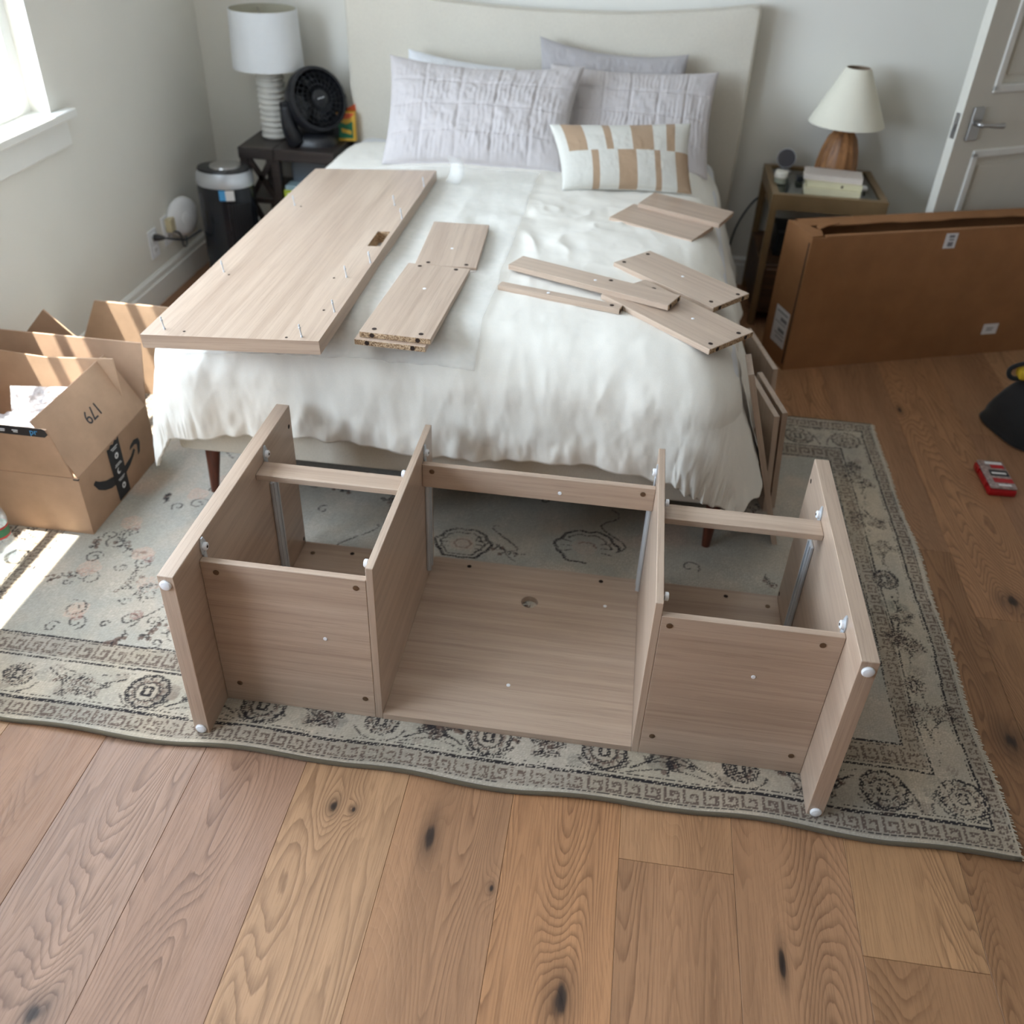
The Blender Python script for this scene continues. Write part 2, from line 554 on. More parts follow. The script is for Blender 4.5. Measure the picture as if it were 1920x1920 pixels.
def thing(name, label, cat, loc=(0, 0, 0), rotz=0.0, group=None):
    o = bpy.data.objects.new(name, None)
    o.empty_display_size = 0.05
    COL.objects.link(o)
    o.location = loc
    o.rotation_euler = (0, 0, rotz)
    return tag(o, label, cat, group)


def copy_of(src, name, parent, matrix):
    c = src.copy()
    COL.objects.link(c)
    c.parent = parent
    c.matrix_basis = matrix
    return c


def struct(name, bm, mat, smooth=False):
    return tag(obj(name, bm, mat, None, smooth), kind='structure')


def root_at(name, bm_local, mat, M, label, cat, group=None, smooth=False):
    """a thing that is one mesh (it may get children), placed with a rigid matrix"""
    o = obj(name, bm_local, mat, None, smooth)
    o.matrix_basis = M
    return tag(o, label, cat, group)


def frame_m(o, ex, ey):
    ex = Vector(ex).normalized()
    ez = ex.cross(Vector(ey)).normalized()
    ey = ez.cross(ex)
    m = Matrix((ex, ey, ez)).transposed().to_4x4()
    m.translation = Vector(o)
    return m


# ------------------------------------------------------------------ room
XL, YB, XR, YF, ZC = -1.86, 4.07, 3.1, -2.9, 2.3


def floor_build():
    fl = bpy.data.objects.new('floor', None)
    COL.objects.link(fl)
    tag(fl, kind='structure')
    bm = BM()
    box(bm, XL - 0.15, XR + 0.1, YF - 0.15, YB + 0.1, -0.06, -0.0185)
    obj('underlay', bm, M_SUB, fl)
    rnd = random.Random(11)
    w = 0.2215
    x0 = -0.1055
    tones = [(160, 120, 90), (170, 132, 100), (154, 116, 86), (174, 136, 102), (150, 112, 84), (166, 124, 90)]
    fixed = {(-4, 1): (156, 124, 103), (-3, 1): (154, 120, 98), (-2, 1): (178, 140, 106), (-1, 1): (164, 124, 92), (0, 1): (176, 130, 92), (1, 1): (162, 122, 90), (1, 2): (168, 128, 94), (2, 1): (164, 124, 92), (3, 1): (160, 120, 86), (3, 2): (172, 132, 95), (4, 1): (146, 108, 76), (5, 1): (150, 112, 80)}
    cuts = {-5: [0.4, 2.3], -4: [0.35, 2.4], -3: [-0.2, 1.9], -2: [0.25, 2.2], -1: [0.5, 2.6], 0: [0.3, 2.5], 1: [-0.9, 1.078, 3.1], 2: [0.45, 2.3], 3: [-0.9, 0.952, 2.75], 4: [0.2, 2.2], 5: [0.1, 1.931, 3.5], 6: [0.9, 2.9], 7: [1.3, 3.2]}
    k0, k1 = int(math.floor((XL - x0) / w)) , int(math.ceil((XR - x0) / w))
    cache = {}
    for k in range(k0, k1):
        ys = cuts.get(k) or [rnd.uniform(-0.5, 0.6)]
        ys = list(ys)
        while ys[0] > YF + 0.3:
            ys.insert(0, max(YF - 0.1, ys[0] - 1.95))
        while ys[-1] < YB - 0.3:
            ys.append(min(YB + 0.08, ys[-1] + 1.95))
        ys[-1] = YB + 0.08
        vis = 0
        for a, b in zip(ys, ys[1:]):
            xa, xb = x0 + k * w, x0 + (k + 1) * w
            xa = max(xa, XL - 0.14)
            L = round(b - a, 3)
            bm = BM()
            box(bm, -(xb - xa) / 2 + 0.0003, (xb - xa) / 2 - 0.0003, -L / 2 + 0.0004, L / 2 - 0.0004, -0.018, 0.0, 0.0006)
            o = obj('plank', bm, M_FLOOR, fl, local=True)
            o.location = ((xa + xb) / 2, (a + b) / 2, 0)
            t = tones[rnd.randrange(len(tones))]
            t = fixed.get((k, sum(1 for q in cuts.get(k, []) if q < (a + b) / 2 and q > -0.95) if k not in (1, 3) else sum(1 for q in cuts[k] if q < (a + b) / 2)), t)
            o.color = lin(*t)
    return fl


floor_build()


def walls():
    bm = BM()
    ys = [YF - 0.15, W2[0], W2[1], W1[0], W1[1], YB + 0.15]
    zs = [-0.02, 0.82, 1.86, ZC]
    inw = lambda y, z: (W1[0] < y < W1[1] or W2[0] < y < W2[1]) and 0.82 < z < 1.86
    holed(bm, ys, zs, inw, lambda y, z, t: (t, y, z), XL - 0.15, XL)
    struct('wall_left', bm, M_WALL)
    bm = BM()
    box(bm, XL, XR, YB, YB + 0.12, -0.02, ZC)
    struct('wall_back', bm, M_WALL)
    bm = BM()
    box(bm, XR, XR + 0.12, YF - 0.15, YB + 0.12, -0.02, ZC)
    struct('wall_right', bm, M_WALL2)
    bm = BM()
    box(bm, XL, XR, YF - 0.15, YF, -0.02, ZC)
    struct('wall_front', bm, M_WALL2)
    bm = BM()
    box(bm, XL - 0.15, XR + 0.12, YF - 0.15, YB + 0.12, ZC, ZC + 0.1)
    struct('ceiling', bm, M_CEIL)

    def base(name, fn, a, b):
        bm = BM()
        prof = [(0, 0), (0.016, 0), (0.016, 0.088), (0.011, 0.094), (0.011, 0.112), (0.004, 0.122), (0, 0.122)]
        prism(bm, prof, fn, a, b)
        struct(name, bm, M_TRIM)
    base('baseboard_left', lambda d, z, t: (XL + d, t, z), YF, YB)
    base('baseboard_back', lambda d, z, t: (t, YB - d, z), XL + 0.016, XR)


walls()


def window(name, y0, y1, z0, z1, mull, cross):
    w = thing(name, None, None, (XL - 0.08, (y0 + y1) / 2, z0))
    tag(w, kind='structure')
    xo, xi = XL - 0.125, XL - 0.085
    bm = BM()
    inner = lambda y, z: y0 + 0.05 < y < y1 - 0.05 and z0 + 0.055 < z < z1 - 0.05
    holed(bm, [y0, y0 + 0.05, y1 - 0.05, y1], [z0, z0 + 0.055, z1 - 0.05, z1], inner, lambda y, z, t: (t, y, z), xo, xi + 0.02)
    obj('window_frame', bm, M_TRIM, w)
    edges = [y0 + 0.05] + [m + d for m in mull for d in (-0.022, 0.022)] + [y1 - 0.05]
    for m in mull:
        bm = BM()
        box(bm, xo + 0.004, xi + 0.012, m - 0.022, m + 0.022, z0 + 0.055, z1 - 0.05, 0.003)
        obj('mullion', bm, M_TRIM, w)
    for a, b in zip(edges[::2], edges[1::2]):
        for zc in cross:
            bm = BM()
            box(bm, xo + 0.010, xo + 0.036, a, b, zc - 0.020, zc + 0.020, 0.004)
            obj('meeting_rail', bm, M_TRIM, w)
        bm = BM()
        box(bm, xo + 0.012, xo + 0.016, a - 0.004, b + 0.004, z0 + 0.05, z1 - 0.045)
        obj('pane', bm, M_GLASS, w)
    bm = BM()
    box(bm, XL - 0.085, XL + 0.038, y0 - 0.0, y1 - 0.0, z0 - 0.004, z0 + 0.004)
    box(bm, XL, XL + 0.040, y0 - 0.075, y1 + 0.085, z0 - 0.022, z0 + 0.005, 0.004, 2)
    obj('window_sill', bm, M_TRIM, w)
    bm = BM()
    box(bm, XL, XL + 0.018, y0 - 0.05, y1 + 0.055, z0 - 0.105, z0 - 0.022, 0.003)
    obj('apron', bm, M_TRIM, w)
    return w


window('window_1', *W1, (), (1.50,))
window('window_2', *W2, (), (1.50,))


def door():
    L, T, H = 0.72, 0.036, 1.85
    ang = math.radians(31)
    d = tag(thing('door_1', None, None, (1.140, 3.705, 0.0), ang), kind='structure')
    # local: x along the leaf from the latch edge, y = thickness (0 is the face towards the bed), z up
    bm = BM()
    zs = [0.008, 0.20, 0.70, 0.91, 1.72, H]
    xs = [0, 0.115, L - 0.115, L]
    inset = lambda x, z: 0.115 < x < L - 0.115 and (0.20 < z < 0.70 or 0.91 < z < 1.72)
    holed(bm, xs, zs, inset, lambda x, z, t: (x, t, z), 0.0, T)
    obj('door_leaf', bm, M_DOOR, d, local=True)
    for za, zb in ((0.20, 0.70), (0.91, 1.72)):
        bm = BM()
        box(bm, 0.113, L - 0.113, 0.013, T - 0.008, za - 0.002, zb + 0.002)
        box(bm, 0.165, L - 0.165, 0.008, 0.014, za + 0.05, zb - 0.05, 0.005)
        obj('door_panel', bm, M_DOOR, d, local=True)
        bm = BM()
        xa, xb = 0.115, L - 0.115
        for (p, q, r, s) in ((xa - 0.006, xb + 0.006, za - 0.006, za + 0.022), (xa - 0.006, xb + 0.006, zb - 0.022, zb + 0.006), (xa - 0.006, xa + 0.022, za, zb), (xb - 0.022, xb + 0.006, za, zb)):
            box(bm, p, q, -0.007, 0.015, r, s, 0.004, 2)
        obj('panel_moulding', bm, M_TRIM, d, local=True)
    bm = BM()
    box(bm, 0.045, 0.095, -0.010, 0.0, 0.745, 0.86, 0.0035, 2)
    hp = obj('handle_plate', bm, M_METAL, d, local=True)
    bm = BM()
    cyl(bm, (0.066, -0.008, 0.806), (0.066, -0.045, 0.806), 0.0085)
    tube(bm, spline([(0.062, -0.042, 0.806), (0.085, -0.046, 0.806), (0.12, -0.046, 0.802), (0.168, -0.045, 0.800)], 5), 0.0075, 10, lambda t: 0.85 + 0.55 * t * t)
    obj('lever', bm, M_METAL, d, True, local=True)
    bm = BM()
    box(bm, -0.0015, 0.0, 0.008, T - 0.008, 0.752, 0.84, 0.0005)
    obj('latch_plate', bm, M_METAL, d, local=True)
    bm = BM()
    box(bm, -0.007, -0.001, 0.012, T - 0.012, 0.788, 0.806, 0.002)
    obj('latch_bolt', bm, M_METAL, d, local=True)


door()


# ------------------------------------------------------------------ rug
RX0, RX1, RY0, RY1 = -1.62, 0.905, 1.203, 2.885


def rug_dye(nx, ny):
    K = 0.003
    xs = RX0 + (np.arange(nx) + 0.5) * (RX1 - RX0) / nx
    ys = RY0 + (np.arange(ny) + 0.5) * (RY1 - RY0) / ny
    X, Y = np.meshgrid(xs, ys, indexing='ij')
    rs = np.random.RandomState(5)
    wob = 0.004 * np.sin(X * 9) + 0.003 * np.sin(X * 23 + 1)
    wobx = 0.003 * np.sin(Y * 11)
    dl, dr = (X - RX0 + wobx) / 0.72, (RX1 - X + wobx) / 0.72
    db, dt = Y - RY0 + wob * 0.4, RY1 - Y + wob * 0.4
    d = np.minimum(np.minimum(dl, dr), np.minimum(db, dt))
    side = np.argmin(np.stack([dl, dr, db, dt]), 0)
    t = np.where(side < 2, Y, X)
    C = lambda r, g, b: np.array(lin(r, g, b)[:3])
    beige, grey, green = C(194, 180, 160), C(182, 173, 160), C(154, 150, 136)
    field1, field2 = C(174, 170, 160), C(188, 177, 162)
    dark, brown, pink, red = C(44, 40, 42), C(104, 84, 74), C(204, 172, 152), C(140, 84, 76)
    n1 = (fbm(X * 5, Y * 5, 4, 1) + 0.5)[..., None]
    n2 = (fbm(X * 9, Y * 9, 4, 9) + 0.5)[..., None]
    n1 = np.clip((n1 - 0.35) / 0.3, 0, 1)
    n2 = np.clip((n2 - 0.35) / 0.3, 0, 1)
    col = beige * (1 - n1) + grey * n1
    col = col * (1 - 0.35 * n2) + green * 0.35 * n2
    fld = field1 * (1 - n2) + field2 * n2
    fld = fld * (1 - 0.25 * n1) + green * 0.25 * n1
    pk = smooth(0.16, 0.3, fbm(X * 3.2 + 4, Y * 3.2, 3, 30))[..., None]
    fld = fld * (1 - 0.55 * pk) + pink * 0.55 * pk
    col = np.where((d > 0.25)[..., None], fld, col)
    alive = rs.rand(nx, ny) + 1.1 * fbm(X * 7, Y * 7, 3, 50)     # worn-away knots

    dash = (((np.arange(nx)[:, None] * 2 + np.arange(ny)[None, :]) % 5) < 4) | (rs.rand(nx, ny) < 0.2)

    def paint(mask, c, keep=0.85, a=1.0):
        m = mask & (alive < keep) & dash
        col[m] = col[m] * (1 - a) + c * a
    # guard bands with a meander
    tile = np.array([[1, 1, 1, 1, 1, 0], [1, 0, 0, 0, 1, 0], [1, 0, 1, 0, 1, 0], [1, 0, 1, 1, 1, 0], [1, 0, 0, 0, 0, 0]])

    def key(d0, d1, per, c, keep):
        m = (d > d0) & (d < d1)
        i = np.clip(((d - d0) / (d1 - d0) * 5).astype(int), 0, 4)
        j = (np.floor(t / per * 6).astype(int)) % 6
        paint(m & (tile[i, j] == 1), c, keep, 0.85)
    tint = ((d > 0.012) & (d < 0.058)) | ((d > 0.192) & (d < 0.25))
    col[tint] = col[tint] * 0.78 + np.array([0.012, 0.004, 0.0])
    key(0.020, 0.055, 0.040, C(92, 74, 66), 0.88)
    key(0.199, 0.240, 0.042, C(92, 76, 68), 0.84)
    for a, b, k in ((0.058, 0.0665, 0.99), (0.072, 0.075, 0.5), (0.181, 0.187, 0.96), (0.193, 0.196, 0.6), (0.243, 0.246, 0.6), (0.250, 0.256, 0.95), (0.014, 0.017, 0.7)):
        paint((d > a) & (d < b), dark, k)

    # figures drawn as knot lines
    def ij(px, py):
        return ((np.asarray(px) - RX0) / (RX1 - RX0) * nx).astype(int), ((np.asarray(py) - RY0) / (RY1 - RY0) * ny).astype(int)

    def line(pts, c=dark, w=1, keep=0.84):
        P = np.array(pts, float)
        seg = []
        for a, b in zip(P[:-1], P[1:]):
            n = max(2, int(np.hypot(*(b - a)) / 0.0012))
            seg.append(a + (b - a) * np.linspace(0, 1, n)[:, None])
        Q = np.concatenate(seg)
        i, j = ij(Q[:, 0], Q[:, 1])
        for di in range(w + 1):
            for dj in range(w):
                ii, jj = np.clip(i + di, 0, nx - 1), np.clip(j + dj, 0, ny - 1)
                ok = (alive[ii, jj] < keep - 0.06) & dash[ii, jj]
                col[ii[ok], jj[ok]] = col[ii[ok], jj[ok]] * 0.2 + c * 0.8

    def blob(cx, cy, r, c, a=0.6, keep=0.7):
        i, j = ij(cx, cy)
        q = int(r * 1.6 / 0.003) + 2
        w = (slice(max(0, i - q), max(0, i + q)), slice(max(0, j - q), max(0, j + q)))
        m = (np.hypot(X[w] - cx, Y[w] - cy) < r * (0.8 + 0.9 * (fbm(X[w] * 40, Y[w] * 40, 2, 3) + 0.2))) & (alive[w] < keep)
        sub = col[w]
        sub[m] = sub[m] * (1 - a) + c * a

    def flower(cx, cy, R, sx=1.0, petals=10, rot=0.0, strong=0.92):
        th = np.linspace(0, 2 * PI, 200)
        blob(cx, cy, R * 1.0, brown, 0.16, 0.8)
        for f, w, c in ((1.0, 2, dark), (0.66, 1, brown), (0.58, 1, dark)):
            rr = R * f * (1 + 0.09 * np.abs(np.sin(petals * 0.5 * th + rot)) - 0.05)
            line(np.stack([cx + sx * rr * np.cos(th), cy + rr * np.sin(th)], 1), c, w, strong if f != 0.66 else 0.7)
        for q in range(petals):
            a = 2 * PI * q / petals - 2 * rot / petals
            line([(cx + sx * R * 0.7 * math.cos(a), cy + R * 0.7 * math.sin(a)), (cx + sx * R * 0.92 * math.cos(a), cy + R * 0.92 * math.sin(a))], dark, 1, 0.75)
            a += PI / petals
            blob(cx + sx * R * 0.8 * math.cos(a), cy + R * 0.8 * math.sin(a), R * 0.09, brown, 0.5, 0.7)
        line([(cx - 0.010, cy - 0.013), (cx - 0.010, cy + 0.013), (cx + 0.008, cy + 0.013), (cx + 0.008, cy - 0.013), (cx - 0.010, cy - 0.013)], dark, 2, 0.95)

    def branch(x, y, ang, L, c=dark, keep=0.84):
        """a stem that forks into three blossoms"""
        for da, f in ((-0.55, 0.85), (0.05, 1.0), (0.6, 0.8)):
            s = np.linspace(0, 1, 24)
            a = ang + da * smooth(0.25, 1.0, s)
            px = x + np.cumsum(np.cos(a)) / 24 * L * f
            py = y + np.cumsum(np.sin(a)) / 24 * L * f
            line(np.stack([px, py], 1), c, 1, keep)
            ex, ey = px[-1], py[-1]
            blob(ex, ey, 0.016, brown, 0.35, 0.8)
            for q in range(5):
                t = ang + da + (q - 2) * 0.62
                line([(ex, ey), (ex + 0.017 * math.cos(t), ey + 0.017 * math.sin(t))], c, 1, keep)
            line([(px[12], py[12]), (px[12] + 0.014 * math.cos(a[12] + 1.2), py[12] + 0.014 * math.sin(a[12] + 1.2))], c, 1, keep)

    def curl(cx, cy, r, a0, turns, sgn=1, c=dark, w=1):
        a = np.linspace(0, turns * 2 * PI, 60)
        rr = r * (1 - 0.75 * a / a[-1])
        line(np.stack([cx + rr * np.cos(a0 + sgn * a), cy + rr * np.sin(a0 + sgn * a)], 1), c, w)

    def sprig(x, y, ang, L, c=dark):
        bend = rs.uniform(-1.5, 1.5)
        s = np.linspace(0, 1, 20)
        px = x + L * s * np.cos(ang + bend * s)
        py = y + L * s * np.sin(ang + bend * s)
        line(np.stack([px, py], 1), c, 1)
        for q in (5, 9, 13, 17, 19):
            for sg in (-1, 1):
                a = ang + bend * s[q] + sg * 0.9
                l = L * rs.uniform(0.12, 0.25)
                ex, ey = px[q] + l * math.cos(a), py[q] + l * math.sin(a)
                line([(px[q], py[q]), (ex, ey)], c, 1)
                if rs.rand() < 0.6:
                    blob(ex, ey, 0.007, brown if rs.rand() < 0.7 else dark, 0.8, 0.8)
    # main border: rosettes, forked branches and worn smudges between them
    yb, yt, xr, xl = RY0 + 0.124, RY1 - 0.128, 0.789, RX0 + 0.089
    for k in range(150):
        side_x = rs.rand() < 0.4
        x = (xr if rs.rand() < 0.6 else xl) + rs.uniform(-0.03, 0.03) if side_x else rs.uniform(RX0 + 0.06, RX1 - 0.06)
        y = rs.uniform(RY0 + 0.1, RY1 - 0.1) if side_x else (yb if rs.rand() < 0.7 else yt) + rs.uniform(-0.045, 0.045)
        blob(x, y, rs.uniform(0.010, 0.026), (brown, green, C(96, 100, 92))[rs.randint(3)], rs.uniform(0.15, 0.4), 0.75)
    for y, fx in ((yb, (0.818, 0.657, 0.36, 0.07, -0.18, -0.42, -0.69, -0.96, -1.27, -1.50)), (yt, (0.792, 0.636, 0.38, 0.12, -0.15, -0.42, -0.69, -0.96, -1.23, -1.50))):
        for k, x in enumerate(fx):
            faint = k % 3 == 2
            flower(x, y, 0.046 if not faint else 0.034, 1.0, 10, k, 0.94 if not faint else 0.62)
            if k:
                gap = fx[k - 1] - x
                if gap > 0.2:
                    m = (fx[k - 1] + x) / 2
                    up = 1 if k % 2 else -1
                    branch(x + 0.055, y - 0.035 * up, 0.55 * up, gap * 0.36)
                    branch(fx[k - 1] - 0.055, y - 0.03 * up, PI - 0.5 * up, gap * 0.34)
                    s2 = np.linspace(0, 1, 40)
                    line(np.stack([x + 0.05 + (gap - 0.1) * s2, y - up * (0.046 - 0.02 * np.sin(s2 * PI))], 1), dark, 1, 0.66)
                    curl(m, y + 0.02 * up, 0.015, 0, 1.0, up)
                    sprig(m + 0.02, y - 0.005, rs.uniform(0, 6.28), 0.04)
                    sprig(m - 0.03, y + 0.02, rs.uniform(0, 6.28), 0.035)
                else:
                    for sg in (-1, 1):
                        s2 = np.linspace(0, 1, 30)
                        line(np.stack([x + gap / 2 + sg * (0.012 + 0.03 * s2 ** 2), y - 0.045 + 0.075 * s2], 1), dark, 1, 0.9)
            if y == yb and k < 9:
                line(np.stack([x + 0.058 * np.cos(np.linspace(-2.8, -0.3, 30)), y + 0.052 * np.sin(np.linspace(-2.8, -0.3, 30))], 1), dark, 1, 0.8)
    for x in (xr, xl):
        flower(x, 2.036, 0.036, 0.82, 8, 1, 0.94)
        flower(x, 1.80, 0.034, 0.82, 8, 0, 0.52)
        flower(x, 1.645, 0.028, 0.8, 8, 2, 0.45)
        for y, a, L in ((2.10, 1.35, 0.10), (2.25, 1.9, 0.09), (2.62, -1.7, 0.10), (2.52, 1.5, 0.09), (1.97, -1.4, 0.10), (1.88, -1.9, 0.09), (1.72, 1.2, 0.08), (1.47, 1.75, 0.11), (1.50, 0.9, 0.10), (2.36, -1.2, 0.08), (2.44, 1.2, 0.08)):
            branch(x + rs.uniform(-0.015, 0.015), y, a, L, dark, 0.76)
        s2 = np.linspace(0, 1, 120)
        line(np.stack([x + 0.026 * np.sin(s2 * 16), RY0 + 0.2 + 1.25 * s2], 1), dark, 1, 0.45)

    # field: medallions, scrolls, sprigs
    for (x, y, r) in ((-0.36, 1.985, 0.075), (-0.02, 2.03, 0.085), (-0.95, 2.03, 0.06)):
        th = np.linspace(0, 2 * PI, 160)
        for f, w in ((1.0, 2), (0.78, 1), (0.30, 1)):
            rr = r * f * (1 + 0.05 * np.cos(6 * th) + 0.03 * np.sin(11 * th))
            part = np.stack([x + rr * np.cos(th), y + 0.85 * rr * np.sin(th)], 1)
            line(part if x < -0.3 else part[: int(160 * (0.75 if f == 1 else 0.4))], dark if f != 0.3 else brown, w, 1.02)
        blob(x, y, r * 0.4, pink, 0.25, 0.8)
        for sg in (-1, 1):
            for q in (-1, 0, 1):
                line([(x + sg * r * 0.5, y + q * r * 0.22), (x + sg * r * 0.8, y + q * r * 0.3)], dark, 1)
    for (x, y) in ((-1.25, 1.50), (-1.13, 1.53), (-1.02, 1.56), (-1.28, 1.86), (-1.19, 1.74), (-1.07, 1.68), (-0.95, 1.72), (-1.02, 1.9), (-1.16, 2.02), (-0.92, 1.55), (-1.10, 2.12), (-1.0, 2.25), (-1.3, 1.66), (-1.12, 1.62), (-0.98, 1.49), (-0.88, 1.50)):
        if rs.rand() < 0.6:
            sprig(x, y, rs.uniform(0, 6.28), rs.uniform(0.06, 0.11))
        curl(x + 0.02, y + 0.01, rs.uniform(0.016, 0.03), rs.uniform(0, 6), 1.2, rs.choice([-1, 1]))
        curl(x - 0.03, y - 0.015, rs.uniform(0.012, 0.022), rs.uniform(0, 6), 1.0, rs.choice([-1, 1]))
        if rs.rand() < 0.6:
            blob(x + rs.uniform(-0.04, 0.04), y + 0.03, 0.018, red, 0.5, 0.55)
        if rs.rand() < 0.7:
            blob(x, y + 0.05, 0.03, pink, 0.5, 0.8)
    for k in range(80):
        x, y = rs.uniform(-1.35, 0.68), rs.uniform(1.48, 2.62)
        q = rs.rand()
        if q < 0.4:
            sprig(x, y, rs.uniform(0, 6.28), rs.uniform(0.04, 0.09))
        else:
            curl(x, y, rs.uniform(0.014, 0.034), rs.uniform(0, 6), rs.uniform(0.7, 1.4), rs.choice([-1, 1]))
    for k in range(14):
        x, y = rs.uniform(-1.3, 0.6), rs.uniform(1.5, 2.6)
        s = np.linspace(0, 1, 50)
        L, a = rs.uniform(0.15, 0.3), rs.uniform(0, 6.28)
        line(np.stack([x + L * s * math.cos(a) + 0.03 * np.sin(s * 9) * math.sin(a), y + L * s * math.sin(a) + 0.03 * np.sin(s * 9) * math.cos(a)], 1), dark, 1)
    # pale warp showing through, knot by knot
    knot = 1 + 0.24 * (rs.rand(nx, ny) - 0.5)
    knot *= 1 + 0.05 * ((np.arange(nx)[:, None] % 2) - 0.5) + 0.06 * ((np.arange(ny)[None, :] % 2) - 0.5)
    bare = (rs.rand(nx, ny) + fbm(X * 14, Y * 14, 3, 77) > 1.02)
    knot[bare] *= 1.2
    wear = 1 + 0.9 * fbm(X * 2.2, Y * 2.2, 4, 133) * 0.35 + 0.12 * fbm(X * 60, Y * 12, 2, 140)
    col *= (knot * wear * 0.94)[..., None]
    return np.clip(col, 0, 1)


def rug():
    nx, ny = 842, 562
    dye = rug_dye(nx, ny)
    xs = np.linspace(RX0, RX1, nx)
    ys = np.linspace(RY0, RY1, ny)
    X, Y = np.meshgrid(xs, ys, indexing='ij')
    fr = np.exp(-(Y - RY0) / 0.09)
    wave = (0.004 * np.sin(X * 17 + 1.2) + 0.005 * np.sin(X * 7.3 - 0.6)) * fr
    fe = np.exp(-(RX1 - X) / 0.12)
    wx = (0.004 * np.sin(Y * 6.5 + 0.4) + 0.003 * np.sin(Y * 15)) * fe - 0.004 * fe
    Z = 0.0062 + 0.0045 * np.abs(np.sin(X * 8.5 + 0.8)) * fr * (np.abs(X + 0.1) < 1.2)
    V = np.stack([X + wx, Y + wave, Z], -1)
    root = thing('area_rug', 'faded vintage rug with dark floral borders under the bed foot and upturned desk', 'rug', (-0.36, 2.04, 0))
    loc = np.array([-0.36, 2.04, 0])
    me = bpy.data.meshes.new('pile')
    nv = nx * ny
    low = V.copy()
    me.vertices.add(nv)
    me.vertices.foreach_set('co', (V - loc).reshape(-1).astype(np.float32))
    I = np.arange(nv).reshape(nx, ny)
    q = np.stack([I[:-1, :-1], I[1:, :-1], I[1:, 1:], I[:-1, 1:]], -1).reshape(-1, 4)
    me.loops.add(q.size)
    me.polygons.add(len(q))
    me.loops.foreach_set('vertex_index', q.reshape(-1).astype(np.int32))
    me.polygons.foreach_set('loop_start', (np.arange(len(q)) * 4).astype(np.int32))
    me.update(calc_edges=True)
    me.polygons.foreach_set('use_smooth', [True] * len(q))
    at = me.color_attributes.new('dye', 'FLOAT_COLOR', 'POINT')
    rgba = np.ones((nv, 4), np.float32)
    rgba[:, :3] = dye.reshape(-1, 3)
    at.data.foreach_set('color', rgba.reshape(-1))
    me.materials.append(M_RUG)
    o = bpy.data.objects.new('pile', me)
    COL.objects.link(o)
    o.parent = root
    # backing gives the rug its thickness
    bm = BM()
    for name, pts, r, m in (('binding', [(V[i, 0, 0], V[i, 0, 1] - 0.002, V[i, 0, 2] - 0.0015) for i in range(0, nx, 6)], 0.0048, M_BIND), ('rear_binding', [(V[i, -1, 0], V[i, -1, 1], 0.0042) for i in range(0, nx, 20)], 0.004, M_BIND)):
        bm = BM()
        tube(bm, pts, r, 6)
        obj(name, bm, m, root, True)
    bm = BM()
    box(bm, RX0 + 0.01, RX1 - 0.02, RY0 + 0.012, RY1 - 0.006, 0.0004, 0.004)
    obj('backing', bm, M_BIND, root)
    rs = random.Random(3)
    for sgn, name in ((1, 'fringe'), (-1, 'fringe')):
        bm = BM()
        i = nx - 1 if sgn > 0 else 0
        for j in range(0, ny, 2):
            x, y = V[i, j, 0], V[i, j, 1]
            L = rs.uniform(0.005, 0.011)
            yy = y + rs.uniform(-0.004, 0.004)
            p = [bm.verts.new(c) for c in ((x - sgn * 0.004, y - 0.0018, 0.0066), (x - sgn * 0.004, y + 0.0018, 0.0066), (x + sgn * L, yy + 0.0012, 0.0022), (x + sgn * L, yy - 0.0012, 0.0022))]
            b = [bm.verts.new(v.co - Vector((0, 0, 0.0016))) for v in p]
            bm.faces.new(p)
            bm.faces.new(b[::-1])
            for k in range(4):
                bm.faces.new((p[k], b[k], b[(k + 1) % 4], p[(k + 1) % 4]))
        tag(obj(name, bm, M_FRINGE, root), kind='stuff')


rug()
RZ = 0.0068


# ------------------------------------------------------------------ small shared hardware (meshes shared by all copies)
_hw = {}


def hardware(kind):
    if kind in _hw:
        return _hw[kind]
    bm = BM()
    if kind == 'screw_head':
        lathe(bm, [(0.0062, 0), (0.0062, 0.0012), (0.0045, 0.0016)], seg=14)
        box(bm, -0.004, 0.004, -0.0008, 0.0008, 0.0016, 0.0019)
        box(bm, -0.0008, 0.0008, -0.004, 0.004, 0.0016, 0.0019)
        m = M_SCREW
    elif kind == 'painted_hole':
        lathe(bm, [(0.0058, 0), (0.0058, 0.0006)], seg=14)  # thin dark disc on the face, painted like the shade inside a hole
        m = M_HOLE
    elif kind == 'plug_cap':
        lathe(bm, [(0.0046, 0), (0.0046, 0.001), (0.0036, 0.0016)], seg=12)
        m = M_WPLAST
    elif kind == 'foot_glide':
        lathe(bm, [(0.0115, 0), (0.0118, 0.0025), (0.0095, 0.005), (0.005, 0.0064), (0.0005, 0.0068)], seg=20)
        m = M_WPLAST
    elif kind == 'cam_bolt':
        lathe(bm, [(0.0026, 0), (0.0026, 0.004), (0.0016, 0.005), (0.0016, 0.019), (0.0027, 0.021), (0.0027, 0.024), (0.0014, 0.026), (0.0024, 0.029), (0.0012, 0.031)], seg=8)
        m = M_GALV
    o = obj(kind, bm, m, None, 30)
    COL.objects.unlink(o)
    _hw[kind] = o.data
    bpy.data.objects.remove(o)
    return _hw[kind]


def put(kind, parent, p, nrm, label=None):
    me = hardware(kind)
    o = bpy.data.objects.new(kind, me)
    COL.objects.link(o)
    o.parent = parent
    q = Vector(nrm).to_track_quat('Z', 'Y').to_matrix().to_4x4()
    q.translation = Vector(p)
    o.matrix_basis = total(parent).inverted() @ q
    return o


